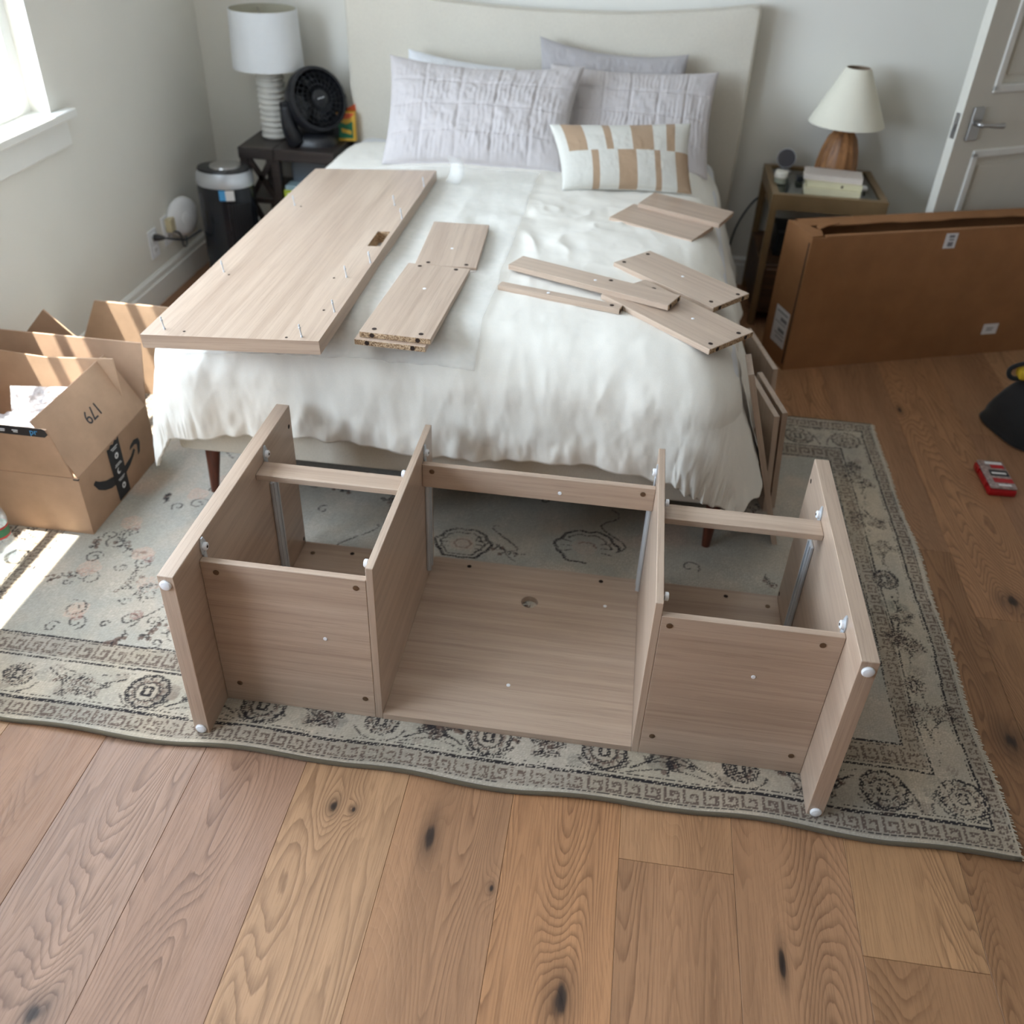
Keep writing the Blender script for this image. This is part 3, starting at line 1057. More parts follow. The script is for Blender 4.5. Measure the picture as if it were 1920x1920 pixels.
# ------------------------------------------------------------------ the half-built desk, lying on its back
def desk():
    d = thing('unfinished_desk', 'half-assembled greige desk frame lying on its back on the rug', 'desk', (-0.142, 1.6, RZ))
    z = RZ
    B = 0.0011

    def part(name, dims, ax, **k):
        bm = BM()
        box(bm, *dims, B)
        o = obj(name, bm, [LAM[ax], LAM[2], LAM[1]], d)
        for p in o.data.polygons:
            if ax == 1 and abs(p.normal.y) > 0.6:
                p.material_index = 1
            if ax == 0 and abs(p.normal.x) > 0.6:
                p.material_index = 2
        return o
    xl0, xl1, xr0, xr1 = -0.808, -0.775, 0.489, 0.522
    ya, yb, top = 1.235, 1.897, 0.447
    L = part('side_panel', (xl0, xl1, ya, yb, z, top), 1)
    R = part('side_panel', (xr0, xr1, ya, yb, z, top), 1)
    yf, t = 1.337, 0.0155
    la, lb, ra, rb = -0.4335, -0.418, 0.129, 0.1445
    DL = part('divider', (la, lb, yf, 1.889, z + 0.0005, 0.437), 1)
    DR = part('divider', (ra, rb, yf, 1.889, z + 0.0005, 0.437), 1)
    BL = part('bottom_board', (xl1 + 0.0004, la - 0.0004, yf, yf + t, z + 0.0005, 0.405), 0)
    BR = part('bottom_board', (rb + 0.0004, xr0 - 0.0004, yf, yf + t, z + 0.0005, 0.405), 0)
    # back boards on the rug
    part('back_board', (xl1 + 0.0004, la - 0.0004, yf + t + 0.0006, 1.897, z, z + t), 0)
    part('back_board', (rb + 0.0004, xr0 - 0.0004, yf + t + 0.0006, 1.897, z, z + t), 0)
    bm = BM()
    x0, x1, y0, y1 = lb + 0.0004, ra - 0.0004, yf, 1.897
    cx, cy, r = -0.144, 1.759, 0.0215
    angs = sorted([2 * PI * k / 40 for k in range(40)] + [math.atan2(b - cy, a - cx) % (2 * PI) for a in (x0, x1) for b in (y0, y1)])
    it, ot, ib, ob = [], [], [], []
    for a in angs:
        c, s = math.cos(a), math.sin(a)
        k = min(((x1 if c > 0 else x0) - cx) / c if abs(c) > 1e-9 else 1e9, ((y1 if s > 0 else y0) - cy) / s if abs(s) > 1e-9 else 1e9)
        for lst, q, zz in ((it, r, z + t), (ot, k, z + t), (ib, r, z), (ob, k, z)):
            lst.append(bm.verts.new((cx + c * q, cy + s * q, zz)))
    n = len(angs)
    for k in range(n):
        m = (k + 1) % n
        bm.faces.new((it[k], it[m], ot[m], ot[k]))
        bm.faces.new((ib[m], ib[k], ob[k], ob[m]))
        bm.faces.new((it[m], it[k], ib[k], ib[m]))
        bm.faces.new((ot[k], ot[m], ob[m], ob[k]))
    CB = tag(obj('back_board', bm, LAM[0], d), 'wide back board with a round cable hole')
    # rails near the desk top end
    part('rail', (xl1 + 0.0004, la - 0.0004, 1.650, 1.706, 0.390, 0.405), 0)
    part('rail', (rb + 0.0004, xr0 - 0.0004, 1.655, 1.711, 0.390, 0.405), 0)
    CR = part('rail', (lb + 0.0004, ra - 0.0004, 1.775, 1.7905, 0.333, 0.396), 0)
    # drawer runners
    for x, s, y in ((xl1, 1, 1.717), (lb, 1, 1.80), (ra, -1, 1.815), (xr0, -1, 1.700)):
        bm = BM()
        a, b = sorted((x + s * 0.0003, x + s * 0.0075))
        box(bm, a, b, y, y + 0.034, 0.05, 0.335, 0.0015)
        a, b = sorted((x + s * 0.0075, x + s * 0.0105))
        box(bm, a, b, y + 0.003, y + 0.009, 0.05, 0.335)
        box(bm, a, b, y + 0.025, y + 0.031, 0.05, 0.335)
        obj('drawer_runner', bm, M_GALV, d)
    # clips with white rollers by the front edges
    for x, s, y, zz, tail in ((xl1, 1, 1.362, 0.424, 1), (xl1, 1, 1.716, 0.420, 1), (lb, 1, 1.803, 0.412, 1), (ra, -1, 1.822, 0.412, 1), (xr0, -1, 1.722, 0.412, 1), (xr0, -1, 1.366, 0.412, 1), (la, -1, 1.368, 0.424, 0), (la, -1, 1.689, 0.424, 0), (rb, 1, 1.686, 0.424, 0), (rb, 1, 1.374, 0.424, 0)):
        bm = BM()
        if tail:
            P = lambda a, b, h: (x + s * h, y + a, zz + b)
            prism(bm, [(-0.010, -0.015), (0.010, -0.015), (0.012, 0.004), (0.0035, 0.021), (-0.0035, 0.021), (-0.012, 0.004)], P, 0.0004, 0.003)
            box(bm, *sorted((x + s * 0.0004, x + s * 0.004)), y - 0.006, y + 0.006, zz - 0.055, zz - 0.011, 0.001)
        else:
            cyl(bm, (x + s * 0.0004, y, zz), (x + s * 0.004, y, zz), 0.003, seg=10)
            box(bm, *sorted((x + s * 0.0004, x + s * 0.0025)), y - 0.006, y + 0.006, zz - 0.03, zz - 0.004, 0.0008)
        br = obj('runner_clip', bm, M_GALV if tail else M_WPLAST, d)
        bm = BM()
        lathe(bm, [(0.0085, 0.003), (0.0088, 0.005), (0.0088, 0.009), (0.007, 0.0105)], (x, y, zz), (s, 0, 0), 16)
        obj('roller', bm, M_WPLAST, br, 40)
        bm = BM()
        lathe(bm, [(0.003, 0.0104), (0.003, 0.0112)], (x, y, zz), (s, 0, 0), 10)
        obj('axle', bm, M_HOLE, br)
    F = (0, -1, 0)
    for x, zz in ((-0.743, 0.380), (-0.455, 0.383), (-0.739, 0.063), (-0.455, 0.064)):
        put('screw_head', BL, (x, yf, zz), F)
    put('plug_cap', BL, (-0.53, yf, 0.232), F)
    for x, zz in ((0.162, 0.383), (0.451, 0.380), (0.168, 0.065), (0.459, 0.060)):
        put('screw_head', BR, (x, yf, zz), F)
    put('plug_cap', BR, (0.341, yf, 0.275), F)
    for x in (-0.394, 0.101):
        put('screw_head', CR, (x, 1.775, 0.379), F)
    put('plug_cap', CR, (-0.09, 1.775, 0.357), F)
    U = (0, 0, 1)
    for x, y in ((-0.637, 1.867), (-0.319, 1.871), (0.031, 1.872), (0.355, 1.871)):
        put('painted_hole', d, (x, y, z + t), U)
    for x, y in ((-0.741, 1.851), (0.46, 1.85)):
        put('screw_head', d, (x, y, z + t), U)
    for x, y in ((0.047, 1.777), (-0.157, 1.468)):
        put('plug_cap', d, (x, y, z + t), U)
    for y, zz in ((1.877, 0.397), (1.885, 0.04)):
        put('painted_hole', L, (xl1, y, zz), (1, 0, 0))
        put('painted_hole', R, (xr0, y, zz), (-1, 0, 0))
    for x, zz, par in ((-0.793, 0.426, L), (-0.792, 0.020, L), (0.506, 0.424, R), (0.506, 0.020, R)):
        put('foot_glide', par, (x, ya, zz), F)


desk()

# ------------------------------------------------------------------ bed
BX0, BX1 = -1.165, 0.338


def bed():
    b = thing('upholstered_bed', 'oatmeal linen upholstered bed with tall headboard and walnut legs', 'bed', (-0.396, 3.0, 0))
    bm = BM()
    y0 = 2.035
    box(bm, BX0, BX1, y0, 3.93, 0.185, 0.40, 0.012, 3)
    obj('bed_frame', bm, M_LINEN, b, 40)
    bm = BM()
    box(bm, BX0 + 0.05, BX1 - 0.05, y0 + 0.06, 3.9, 0.172, 0.186)
    obj('slat_base', bm, M_INK, b)
    bm = BM()
    # headboard with a shallow dip along its top edge
    xs = np.linspace(-1.192, 0.405, 41)
    za = 1.048 + 0.062 * np.abs((xs + 0.40) / 0.80) ** 2.2
    e = 0.02
    top = [(x, z) for x, z in zip(xs, za)]
    top[0] = (xs[0], za[0] - 0.02)
    top[-1] = (xs[-1], za[-1] - 0.02)
    top.insert(1, (xs[0] + 0.012, za[0] - 0.003))
    top.insert(-1, (xs[-1] - 0.012, za[-1] - 0.003))
    poly = [(xs[0], 0.14), (xs[-1], 0.14)] + top[::-1]
    prism(bm, poly, lambda x, z, h: (x, h, z), 3.955, 4.04)
    es = [q for q in bm.edges if abs(q.verts[0].co.y - q.verts[1].co.y) < 1e-6]
    bmesh.ops.bevel(bm, geom=es, offset=0.018, segments=4, profile=0.5, affect='EDGES')
    obj('headboard', bm, M_LINEN, b, 50)
    for x, s in ((-1.118, -1), (0.312, 1)):
        for y in (2.10, 3.85):
            bm = BM()
            lathe(bm, [(0.0115, RZ if y < 2.7 else 0.0005), (0.0235, 0.19)], (0, 0, 0), seg=18)
            for v in bm.verts:
                v.co.x += x - (0.02 * s * v.co.z / 0.19 if s < 0 else -0.0)
                v.co.x += 0.0
                v.co.y += y - 0.0
            obj('leg', bm, M_WALNUT, b, 40)
    bm = BM()
    box(bm, BX0 + 0.02, BX1 - 0.02, y0 + 0.05, 3.94, 0.36, 0.555, 0.05, 4)
    obj('mattress', bm, M_SHEET, b, 40)


bed()

# duvet: a cloth laid over the mattress, rounded over three edges, hem hanging
DX0, DX1, DY0, DY1 = -1.205, 0.328, 1.975, 3.72
DR = 0.15


def duvet_pos(a, b):
    """room position of the cloth point (a, b) before wrinkles"""
    x0, x1, y0 = DX0 + DR, DX1 - DR, DY0 + DR
    ex = np.where(a < x0, x0 - a, np.where(a > x1, a - x1, 0.0))
    sx = np.where(a < x0, -1.0, 1.0)
    ey = np.where(b < y0, y0 - b, 0.0)
    pw = np.where(a > x1, 7.0, 2.6)
    e = (ex ** pw + ey ** pw + 1e-30) ** (1 / pw)
    h = np.hypot(ex, ey) + 1e-9
    ux, uy = ex / h * sx, -ey / h
    ang = np.clip(e / DR, 0, PI / 2)
    rest = np.maximum(0, e - DR * PI / 2)
    out = DR * np.sin(ang) + (0.10 + np.where(a > x1, 0.36, 0.17) * ex / h) * rest
    drop = DR * (1 - np.cos(ang)) + rest
    cx, cy = np.clip(a, x0, x1), np.maximum(b, y0)
    top = 0.588 + 0.034 * smooth(-1.10, -0.62, a) - 0.022 * smooth(0.0, 0.40, a) - 0.004 * smooth(2.5, 2.1, b)
    return cx + ux * out, cy + uy * out, top - drop, drop, e


def duvet_bumps(a, b, drop):
    quiet = smooth(0.02, 0.12, drop)
    # creases on top: a tangle round the middle of the bed
    crease = -np.abs(fbm(a * 5 + 0.8 * b, b * 4.2, 3, 12)) + 0.12
    mid = np.exp(-((a + 0.22) / 0.30) ** 2 - ((b - 2.85) / 0.35) ** 2)
    topw = crease * (0.010 + 0.050 * mid) + 0.016 * fbm(a * 3, b * 3, 3, 4)
    fold = fbm(a * 6.0, b * 1.0, 2, 21) * 0.05 + fbm(a * 17.0 + 2 * b, b * 1.3, 2, 23) * 0.026 * smooth(0.05, 0.3, drop)
    side_fold = fbm(a * 1.0, b * 6.0, 2, 25) * 0.05 + fbm(a * 1.3, b * 15.0, 2, 27) * 0.022 * smooth(0.05, 0.3, drop)
    wy = np.clip(DY0 + DR - b, 0, None)
    wx = np.clip(np.maximum(DX0 + DR - a, a - DX1 + DR), 0, None)
    wy = smooth(0.25, 0.75, wy / (wy + wx + 1e-4))
    f = fold * wy + side_fold * (1 - wy)
    f = f * (1 - 0.75 * smooth(0.0, 0.10, wx) * smooth(0.0, 0.10, np.clip(DY0 + DR - b, 0, None)))
    f = f * (1 - 0.3 * np.exp(-((wy - 0.5) / 0.3) ** 2) * smooth(0.0, 0.1, wx))
    small = fbm(a * 24 + b * 5, b * 10, 3, 41) * 0.007 + fbm(a * 50, b * 26, 2, 44) * 0.003
    small = small * (1 - 0.6 * smooth(0.0, 0.08, wx) * smooth(0.0, 0.08, np.clip(DY0 + DR - b, 0, None)))
    corner = smooth(-0.04, 0.06, np.maximum(DX0 + DR - a, a - DX1 + DR)) * smooth(-0.04, 0.06, DY0 + DR - b)
    sharp = (0.16 - np.abs(fbm(a * 9 - 2.2 * b, b * 3.0, 2, 61))) * 0.020 * (1 - corner)
    puff = 0.030 * np.sin(np.clip(drop / 0.34, 0, 1) * PI)
    return topw * (1 - 0.6 * quiet) + quiet * (f + small * 0.9 + sharp + puff * (0.2 + 0.5 * wy)) + small * 0.35 * (1 - quiet)


def hem_len(a, b):
    return 0.395 + 0.05 * fbm(a * 5.0, b * 5.0, 3, 71)


def grid_normals(P):
    dx = np.gradient(P, axis=0)
    dy = np.gradient(P, axis=1)
    n = np.cross(dx, dy)
    return n / (np.linalg.norm(n, axis=-1, keepdims=True) + 1e-12)


def cloth_mesh(name, P, thick, mat, parent=None, loc=(0, 0, 0)):
    nrm = grid_normals(P)
    nu, nv = P.shape[:2]
    Q = P - nrm * thick
    V = np.concatenate([P.reshape(-1, 3), Q.reshape(-1, 3)]) - np.array(loc)
    I = np.arange(nu * nv).reshape(nu, nv)
    up = np.stack([I[:-1, :-1], I[1:, :-1], I[1:, 1:], I[:-1, 1:]], -1).reshape(-1, 4)
    dn = up[:, ::-1] + nu * nv
    rim = np.concatenate([I[:, 0], I[-1, 1:], I[::-1, -1][1:], I[0, ::-1][1:]])
    rq = np.stack([rim[:-1], rim[:-1] + nu * nv, rim[1:] + nu * nv, rim[1:]], -1)
    q = np.concatenate([up, dn, rq])
    me = bpy.data.meshes.new(name)
    me.vertices.add(len(V))
    me.vertices.foreach_set('co', V.reshape(-1).astype(np.float32))
    me.loops.add(q.size)
    me.polygons.add(len(q))
    me.loops.foreach_set('vertex_index', q.reshape(-1).astype(np.int32))
    me.polygons.foreach_set('loop_start', (np.arange(len(q)) * 4).astype(np.int32))
    me.update(calc_edges=True)
    me.polygons.foreach_set('use_smooth', [True] * len(q))
    for m in (mat if isinstance(mat, (list, tuple)) else [mat]):
        me.materials.append(m)
    o = bpy.data.objects.new(name, me)
    COL.objects.link(o)
    o.parent = parent
    o.location = loc if parent is None else (0, 0, 0)
    return o


def duvet_surface(a, b, lift=0.0):
    x, y, z, drop, e = duvet_pos(a, b)
    P = np.stack([x, y, z], -1)
    n = grid_normals(P)
    return P + n * (duvet_bumps(a, b, drop) + lift)[..., None], drop


def duvet():
    nu, nv = 420, 360
    u = np.linspace(0, 1, nu)
    v = np.linspace(0, 1, nv)
    U, Vv = np.meshgrid(u, v, indexing='ij')
    # let the hem wander: the cloth rectangle's edges are wavy
    hl = 0.385 + 0.075 * fbm(U * 9, Vv * 0 + 0.3, 3, 81) + 0.045 * smooth(0.55, 0.95, U)
    hs = 0.40 + 0.07 * fbm(U * 0 + 0.2, Vv * 9, 3, 85)
    b0 = DY0 + DR - hl
    b = b0 + (DY1 - b0) * Vv
    a0, a1 = DX0 + DR - hs, DX1 - DR + hs + 0.055
    a = a0 + (a1 - a0) * U
    P, drop = duvet_surface(a, b)
    # gather just above the hem
    hem = np.exp(-(Vv / 0.018) ** 2) * smooth(0.0, 0.14, U) * smooth(1.0, 0.86, U) * 0.005 * np.sin(U * 160 + 4 * np.sin(U * 23))
    P[..., 1] += hem
    pucker = np.exp(-((Vv - 0.018) / 0.022) ** 2) * (fbm(U * 90, Vv * 30, 2, 55) * 0.016)
    P[..., 1] -= pucker
    P[..., 2] += 0.4 * pucker
    P[..., 2] = np.maximum(P[..., 2], 0.03)
    o = cloth_mesh('duvet', P, 0.010, M_DUVET, None, (-0.4, 2.9, 0.5))
    tag(o, 'rumpled white cotton duvet covering the bed, hem hanging at the foot', 'duvet')


duvet()


def foam_sheet():
    nu, nv = 90, 150
    U, Vv = np.meshgrid(np.linspace(0, 1, nu), np.linspace(0, 1, nv), indexing='ij')
    a = -1.13 + 0.80 * U + 0.02 * fbm(U * 3, Vv * 12, 3, 5)
    b = 1.965 + 1.36 * Vv + 0.02 * fbm(U * 12, Vv * 3, 3, 8)
    P, drop = duvet_surface(a, b, 0.0085)
    cr = (0.10 - np.abs(fbm(a * 16, b * 12, 2, 91))) * 0.010
    free = smooth(-0.62, -0.5, a)
    P[..., 2] += np.maximum(cr, 0) * free
    o = cloth_mesh('packing_sheet', P, 0.0012, M_FOAM, None, (-0.73, 2.6, 0.6))
    tag(o, 'thin translucent white packing sheet spread on the duvet beneath the wide board', 'packing sheet')


foam_sheet()


def foam_scrap():
    U, Vv = np.meshgrid(np.linspace(0, 1, 14), np.linspace(0, 1, 24), indexing='ij')
    x = -0.630 + 0.050 * U + 0.012 * np.sin(Vv * 3) + 0.006 * fbm(U * 3, Vv * 5, 2, 4)
    y = 3.13 + 0.03 * np.sin(Vv * 2.6) + 0.008 * np.cos(U * 4)
    z = 0.632 + 0.080 * Vv
    o = cloth_mesh('foam_scrap', np.stack([x, y, z], -1), 0.0012, M_FOAM, None, (-0.61, 3.14, 0.632))
    tag(o, 'curled scrap of thin white packing foam standing between desk top and big quilted sham', 'packing scrap')


foam_scrap()


# ------------------------------------------------------------------ pillows
def pillow(name, label, corners, thick, mats, group=None, seed=0, quilt=None, checks=False, wrinkle=0.012, pull=0.05, sag=0.0, power=0.42):
    bl, br, tr, tl = [np.array(c, float) for c in corners]
    nu, nv = (150, 90)
    u = np.linspace(-1, 1, nu)
    v = np.linspace(-1, 1, nv)
    U, V = np.meshgrid(u, v, indexing='ij')
    Up = U * (1 - pull * (1 - V ** 2))
    Vp = V * (1 - pull * 1.4 * (1 - U ** 2))
    s, t = (Up + 1) / 2, (Vp + 1) / 2
    s, t = s[..., None], t[..., None]
    P = bl * (1 - s) * (1 - t) + br * s * (1 - t) + tr * s * t + tl * (1 - s) * t
    n = np.cross(br - bl, tl - bl)
    n /= np.linalg.norm(n)
    h = thick * np.clip((1 - U ** 2) * (1 - V ** 2), 0, 1) ** power
    env = np.clip((1 - U ** 2) * (1 - V ** 2), 0, 1) ** 0.3
    w = wrinkle * (fbm(U * 4 + V, V * 3, 4, seed) + (0.15 - np.abs(fbm(U * 7, V * 2.4, 3, seed + 3))) * 0.9 + 0.22 * fbm(U * 26, V * 7, 2, seed + 5)) * env
    if quilt:
        qu, qv = quilt
        du = np.abs(((U + 1) / 2 * qu + 0.5) % 1 - 0.5) / qu
        dv = np.abs(((V + 1) / 2 * qv + 0.5) % 1 - 0.5) / qv
        dm = np.minimum(du, dv * 0.6)
        w = w - 0.0055 * np.exp(-(dm / 0.007) ** 2) * env
        w = w + 0.0017 * np.sin(U * 120 + 6 * fbm(U * 3, V * 6, 2, seed + 9)) * env * smooth(-0.2, 0.3, fbm(U * 3, V * 3, 2, seed + 13) + 0.1)
    P = P + np.array([0, 0, -1.0]) * (sag * (1 - U ** 2) * smooth(-0.2, 1, V))[..., None]
    F = P + n * (h + w)[..., None]
    Bk = P - n * (h * 0.8)[..., None]
    Vt = np.concatenate([F.reshape(-1, 3), Bk.reshape(-1, 3)])
    loc = (bl + br + tr + tl) / 4
    I = np.arange(nu * nv).reshape(nu, nv)
    up = np.stack([I[:-1, :-1], I[1:, :-1], I[1:, 1:], I[:-1, 1:]], -1).reshape(-1, 4)
    dn = up[:, ::-1] + nu * nv
    rim = np.concatenate([I[:, 0], I[-1, 1:], I[::-1, -1][1:], I[0, ::-1][1:]])
    rq = np.stack([rim[:-1], rim[:-1] + nu * nv, rim[1:] + nu * nv, rim[1:]], -1)
    q = np.concatenate([up, dn, rq])
    me = bpy.data.meshes.new(name)
    me.vertices.add(len(Vt))
    me.vertices.foreach_set('co', (Vt - loc).reshape(-1).astype(np.float32))
    me.loops.add(q.size)
    me.polygons.add(len(q))
    me.loops.foreach_set('vertex_index', q.reshape(-1).astype(np.int32))
    me.polygons.foreach_set('loop_start', (np.arange(len(q)) * 4).astype(np.int32))
    me.update(calc_edges=True)
    me.polygons.foreach_set('use_smooth', [True] * len(q))
    for m in (mats if isinstance(mats, (list, tuple)) else [mats]):
        me.materials.append(m)
    if checks:
        bands = [(-0.86, -0.58, 1), (-0.30, -0.19, 1), (0.10, 0.42, 1), (0.63, 0.76, 1), (-0.54, -0.43, 0), (-0.14, 0.14, 0), (0.42, 0.52, 0), (0.76, 0.985, 0)]
        uc = (U[:-1, :-1] + U[1:, 1:]) / 2
        vc = (V[:-1, :-1] + V[1:, 1:]) / 2
        mi = np.zeros(uc.shape, int)
        for a, b, hi in bands:
            mi[(uc > a) & (uc < b) & ((vc > 0.05) if hi else (vc < 0.05))] = 1
        mm = np.zeros(len(q), np.int32)
        mm[:mi.size] = mi.reshape(-1)
        me.polygons.foreach_set('material_index', mm)
    o = bpy.data.objects.new(name, me)
    COL.objects.link(o)
    o.location = loc
    tag(o, label, 'pillow', group)
    return o


pillow('pillow', 'plain grey pillow at the very back, leaning on the headboard', [(-0.40, 3.80, 0.60), (0.17, 3.80, 0.60), (0.155, 3.885, 0.945), (-0.41, 3.885, 0.975)], 0.055, M_GREYP, 'bed pillows', 3, wrinkle=0.02, sag=0.02)
pillow('pillow', 'white pillow half hidden behind the wide quilted sham', [(-0.93, 3.76, 0.60), (-0.45, 3.76, 0.60), (-0.50, 3.87, 0.86), (-0.92, 3.87, 0.905)], 0.05, M_SHEET, 'bed pillows', 8, wrinkle=0.02)
pillow('quilted_pillow', 'pale grey quilted sham standing behind the checked cushion, nearest the brass table', [(-0.36, 3.56, 0.60), (0.270, 3.56, 0.585), (0.272, 3.835, 0.90), (-0.36, 3.82, 0.895)], 0.062, M_QUILT, 'bed pillows', 14, (6, 4), sag=0.012)
pillow('quilted_pillow', 'largest pale grey quilted sham, leaning nearest the black fan', [(-0.915, 3.375, 0.605), (-0.250, 3.385, 0.612), (-0.218, 3.68, 0.920), (-0.945, 3.68, 0.915)], 0.078, M_QUILT, 'bed pillows', 21, (5, 4), wrinkle=0.022, sag=0.025)
pillow('lumbar_cushion', 'small cream and tan checked lumbar cushion in front of the quilted shams', [(-0.235, 3.17, 0.625), (0.205, 3.26, 0.618), (0.175, 3.40, 0.815), (-0.305, 3.31, 0.80)], 0.052, [M_CREAM, M_TAN], 'bed pillows', 31, checks=True, wrinkle=0.0045, pull=0.06)


# ------------------------------------------------------------------ loose boards on the bed
def board(name, label, o, ex, ey, L, W, T, ax=0, holes=(), caps=(), chips=(), group='loose desk boards on the bed', cat='board'):
    """o = centre of the top face; local x along the board; z = 0 is the top face"""
    ex = Vector(ex).normalized()
    M = frame_m(o, ex, ey)
    bm = BM()
    box(bm, -L / 2, L / 2, -W / 2, W / 2, -T, 0, 0.0009)
    r = root_at(name, bm, LAM[ax], M, label, cat, group)
    for (x, y) in holes:
        put('painted_hole', r, M @ Vector((x, y, 0)), M.to_3x3() @ Vector((0, 0, 1)))
    for (x, y) in caps:
        put('plug_cap', r, M @ Vector((x, y, -0.0008)), M.to_3x3() @ Vector((0, 0, 1)))
    for s in chips:
        bm = BM()
        box(bm, s * L / 2 - 0.0003, s * L / 2 + 0.0004, -W / 2 + 0.001, W / 2 - 0.001, -T + 0.001, -0.001)
        c = obj('raw_edge', bm, M_CHIP, r, local=True)
        for y in (-W * 0.32, W * 0.32):
            put('painted_hole', c, M @ Vector((s * (L / 2 + 0.0003), y, -T / 2)), M.to_3x3() @ Vector((s, 0, 0)))
    return r


def desk_top():
    p0, p1, p3 = Vector((-1.087, 1.830, 0.635)), Vector((-0.661, 1.832, 0.660)), Vector((-1.068, 3.166, 0.636))
    ex = (p1 - p0)
    W = ex.length
    ex.normalize()
    ey = (p3 - p0)
    L = ey.length
    ez = ex.cross(ey).normalized()
    M = frame_m(p0, ex, ey)
    bm = BM()
    inv = M.inverted()
    h = [inv @ Vector(q) for q in ((-0.712, 2.436, 0.657), (-0.676, 2.556, 0.659))]
    hx0, hx1, hy0, hy1 = h[0].x, h[1].x, h[0].y, h[1].y
    holed(bm, [0, hx0, hx1, W], [0, hy0, hy1, L], lambda x, y: hx0 < x < hx1 and hy0 < y < hy1, lambda x, y, t: (x, y, t), -0.033, 0.0)
    r = root_at('desk_board', bm, [LAM[1], LAM[0]], M, 'large thick greige desk top with bolts and a rectangular cutout, lying on the bed', 'desk top', 'loose desk boards on the bed')
    for p in r.data.polygons:
        if abs(p.normal.y) > 0.6:
            p.material_index = 1
    # raw walls inside the cutout
    bm = BM()
    holed(bm, [hx0 - 0.0001, hx0 + 0.0006, hx1 - 0.0006, hx1 + 0.0001], [hy0 - 0.0001, hy0 + 0.0006, hy1 - 0.0006, hy1 + 0.0001], lambda x, y: hx0 + 0.0006 < x < hx1 - 0.0006 and hy0 + 0.0006 < y < hy1 - 0.0006, lambda x, y, t: (x, y, t), -0.032, -0.0012)
    obj('cutout_lining', bm, M_CHIP, r, local=True)
    for q in ((-1.041, 1.862, 0.638), (-1.040, 2.217, 0.638), (-0.706, 1.850, 0.658), (-0.672, 1.992, 0.66), (-0.704, 2.207, 0.658), (-0.669, 2.311, 0.66), (-0.668, 2.668, 0.66), (-0.72, 2.789, 0.657), (-1.033, 2.769, 0.638), (-0.670, 2.984, 0.66)):
        l = inv @ Vector(q)
        b = put('cam_bolt', r, M @ Vector((l.x, l.y, 0)), M.to_3x3() @ Vector((-0.10, 0.04, 1)))
    for q in ((-0.99, 1.855), (-1.02, 2.20), (-0.74, 1.845), (-0.70, 2.0), (-0.735, 2.20), (-1.01, 2.76)):
        l = inv @ Vector((q[0], q[1], 0.64))
        hh = put('painted_hole', r, M @ Vector((l.x, l.y, 0)), M.to_3x3() @ Vector((0, 0, 1)))
        hh.scale = (0.55, 0.55, 1)


desk_top()
T = 0.0145
board('shelf_board', 'lower of the two stacked shelf boards beside the large desk top', (-0.512, 2.134, 0.6295), (0.040, 1, 0), (-1, 0.05, 0), 0.432, 0.172, T, chips=(-1,))
board('shelf_board', 'upper of the two stacked shelf boards beside the large desk top', (-0.503, 2.150, 0.6445), (0.036, 1, 0), (-1, 0.05, 0), 0.440, 0.172, T, holes=((-0.20, 0.055), (-0.20, -0.058), (0.205, -0.05), (0.205, 0.05)), caps=((0.06, 0.0),), chips=(-1,))
board('shelf_board', 'shelf board lying end to end behind the stacked pair beside the desk top', (-0.490, 2.556, 0.640), (-0.055, 1, 0), (-1, 0, 0), 0.345, 0.168, T, holes=((-0.155, 0.05), (-0.155, -0.055)), caps=((-0.04, 0.0),))
board('shelf_board', 'shelf board under its twin, just in front of the checked cushion', (0.102, 2.935, 0.6255), (0.250, -0.118, -0.01), (0.11, 0.25, 0), 0.285, 0.170, T)
board('shelf_board', 'shelf board resting on its twin, nearest the checked cushion', (0.178, 3.050, 0.6385), (0.256, -0.100, -0.012), (0.10, 0.25, 0), 0.278, 0.140, T)
board('shelf_board', 'shelf board alone with drilled corners, nearest the brass side table', (0.155, 2.466, 0.632), (0.270, -0.230, -0.01), (0.22, 0.27, 0), 0.355, 0.153, T, holes=((0.163, 0.045), (0.150, -0.052), (-0.162, 0.05), (-0.162, -0.05)), caps=((0.0, 0.012),), chips=(1,))
board('shelf_board', 'shelf board whose corner juts past the bed edge, under the long wide rail', (0.142, 2.236, 0.630), (0.272, -0.243, -0.012), (0.243, 0.272, 0), 0.368, 0.168, T, holes=((-0.13, 0.06), (0.168, 0.045), (0.165, -0.058)), caps=((0.05, 0.01),), chips=(1,))
board('rail_board', 'long wide rail laid across the jutting shelf board', (-0.080, 2.361, 0.6475), (0.435, -0.190, 0.004), (0.19, 0.435, 0), 0.475, 0.079, T, holes=((0.045, 0.022),), caps=((0.01, 0.0),), chips=(1,))
board('rail_board', 'narrow slender rail, the thinnest piece lying on the duvet', (-0.158, 2.272, 0.6335), (0.325, -0.084, 0.0), (0.084, 0.325, 0), 0.336, 0.029, 0.015, holes=((0.143, 0.0),), caps=((-0.03, 0.0),), chips=(1,))


# boards leaning against the side of the bed
def lean(name, label, foot, top, along, depth, T=0.0155):
    """foot/top: near lower and upper corners of the outer face; along: direction of the far side"""
    f, t = Vector(foot), Vector(top)
    up = (t - f)
    H = up.length
    al = Vector(along).normalized()
    M = frame_m(f, al, up)
    n = M.to_3x3() @ Vector((0, 0, 1))
    bm = BM()
    sgn = 1 if n.x < 0 else -1
    z0, z1 = (0, T) if sgn > 0 else (-T, 0)
    box(bm, 0, depth, 0, H, z0, z1, 0.0009)
    return root_at(name, bm, LAM[1], M, label, 'board', 'boards leaning on the bed side')


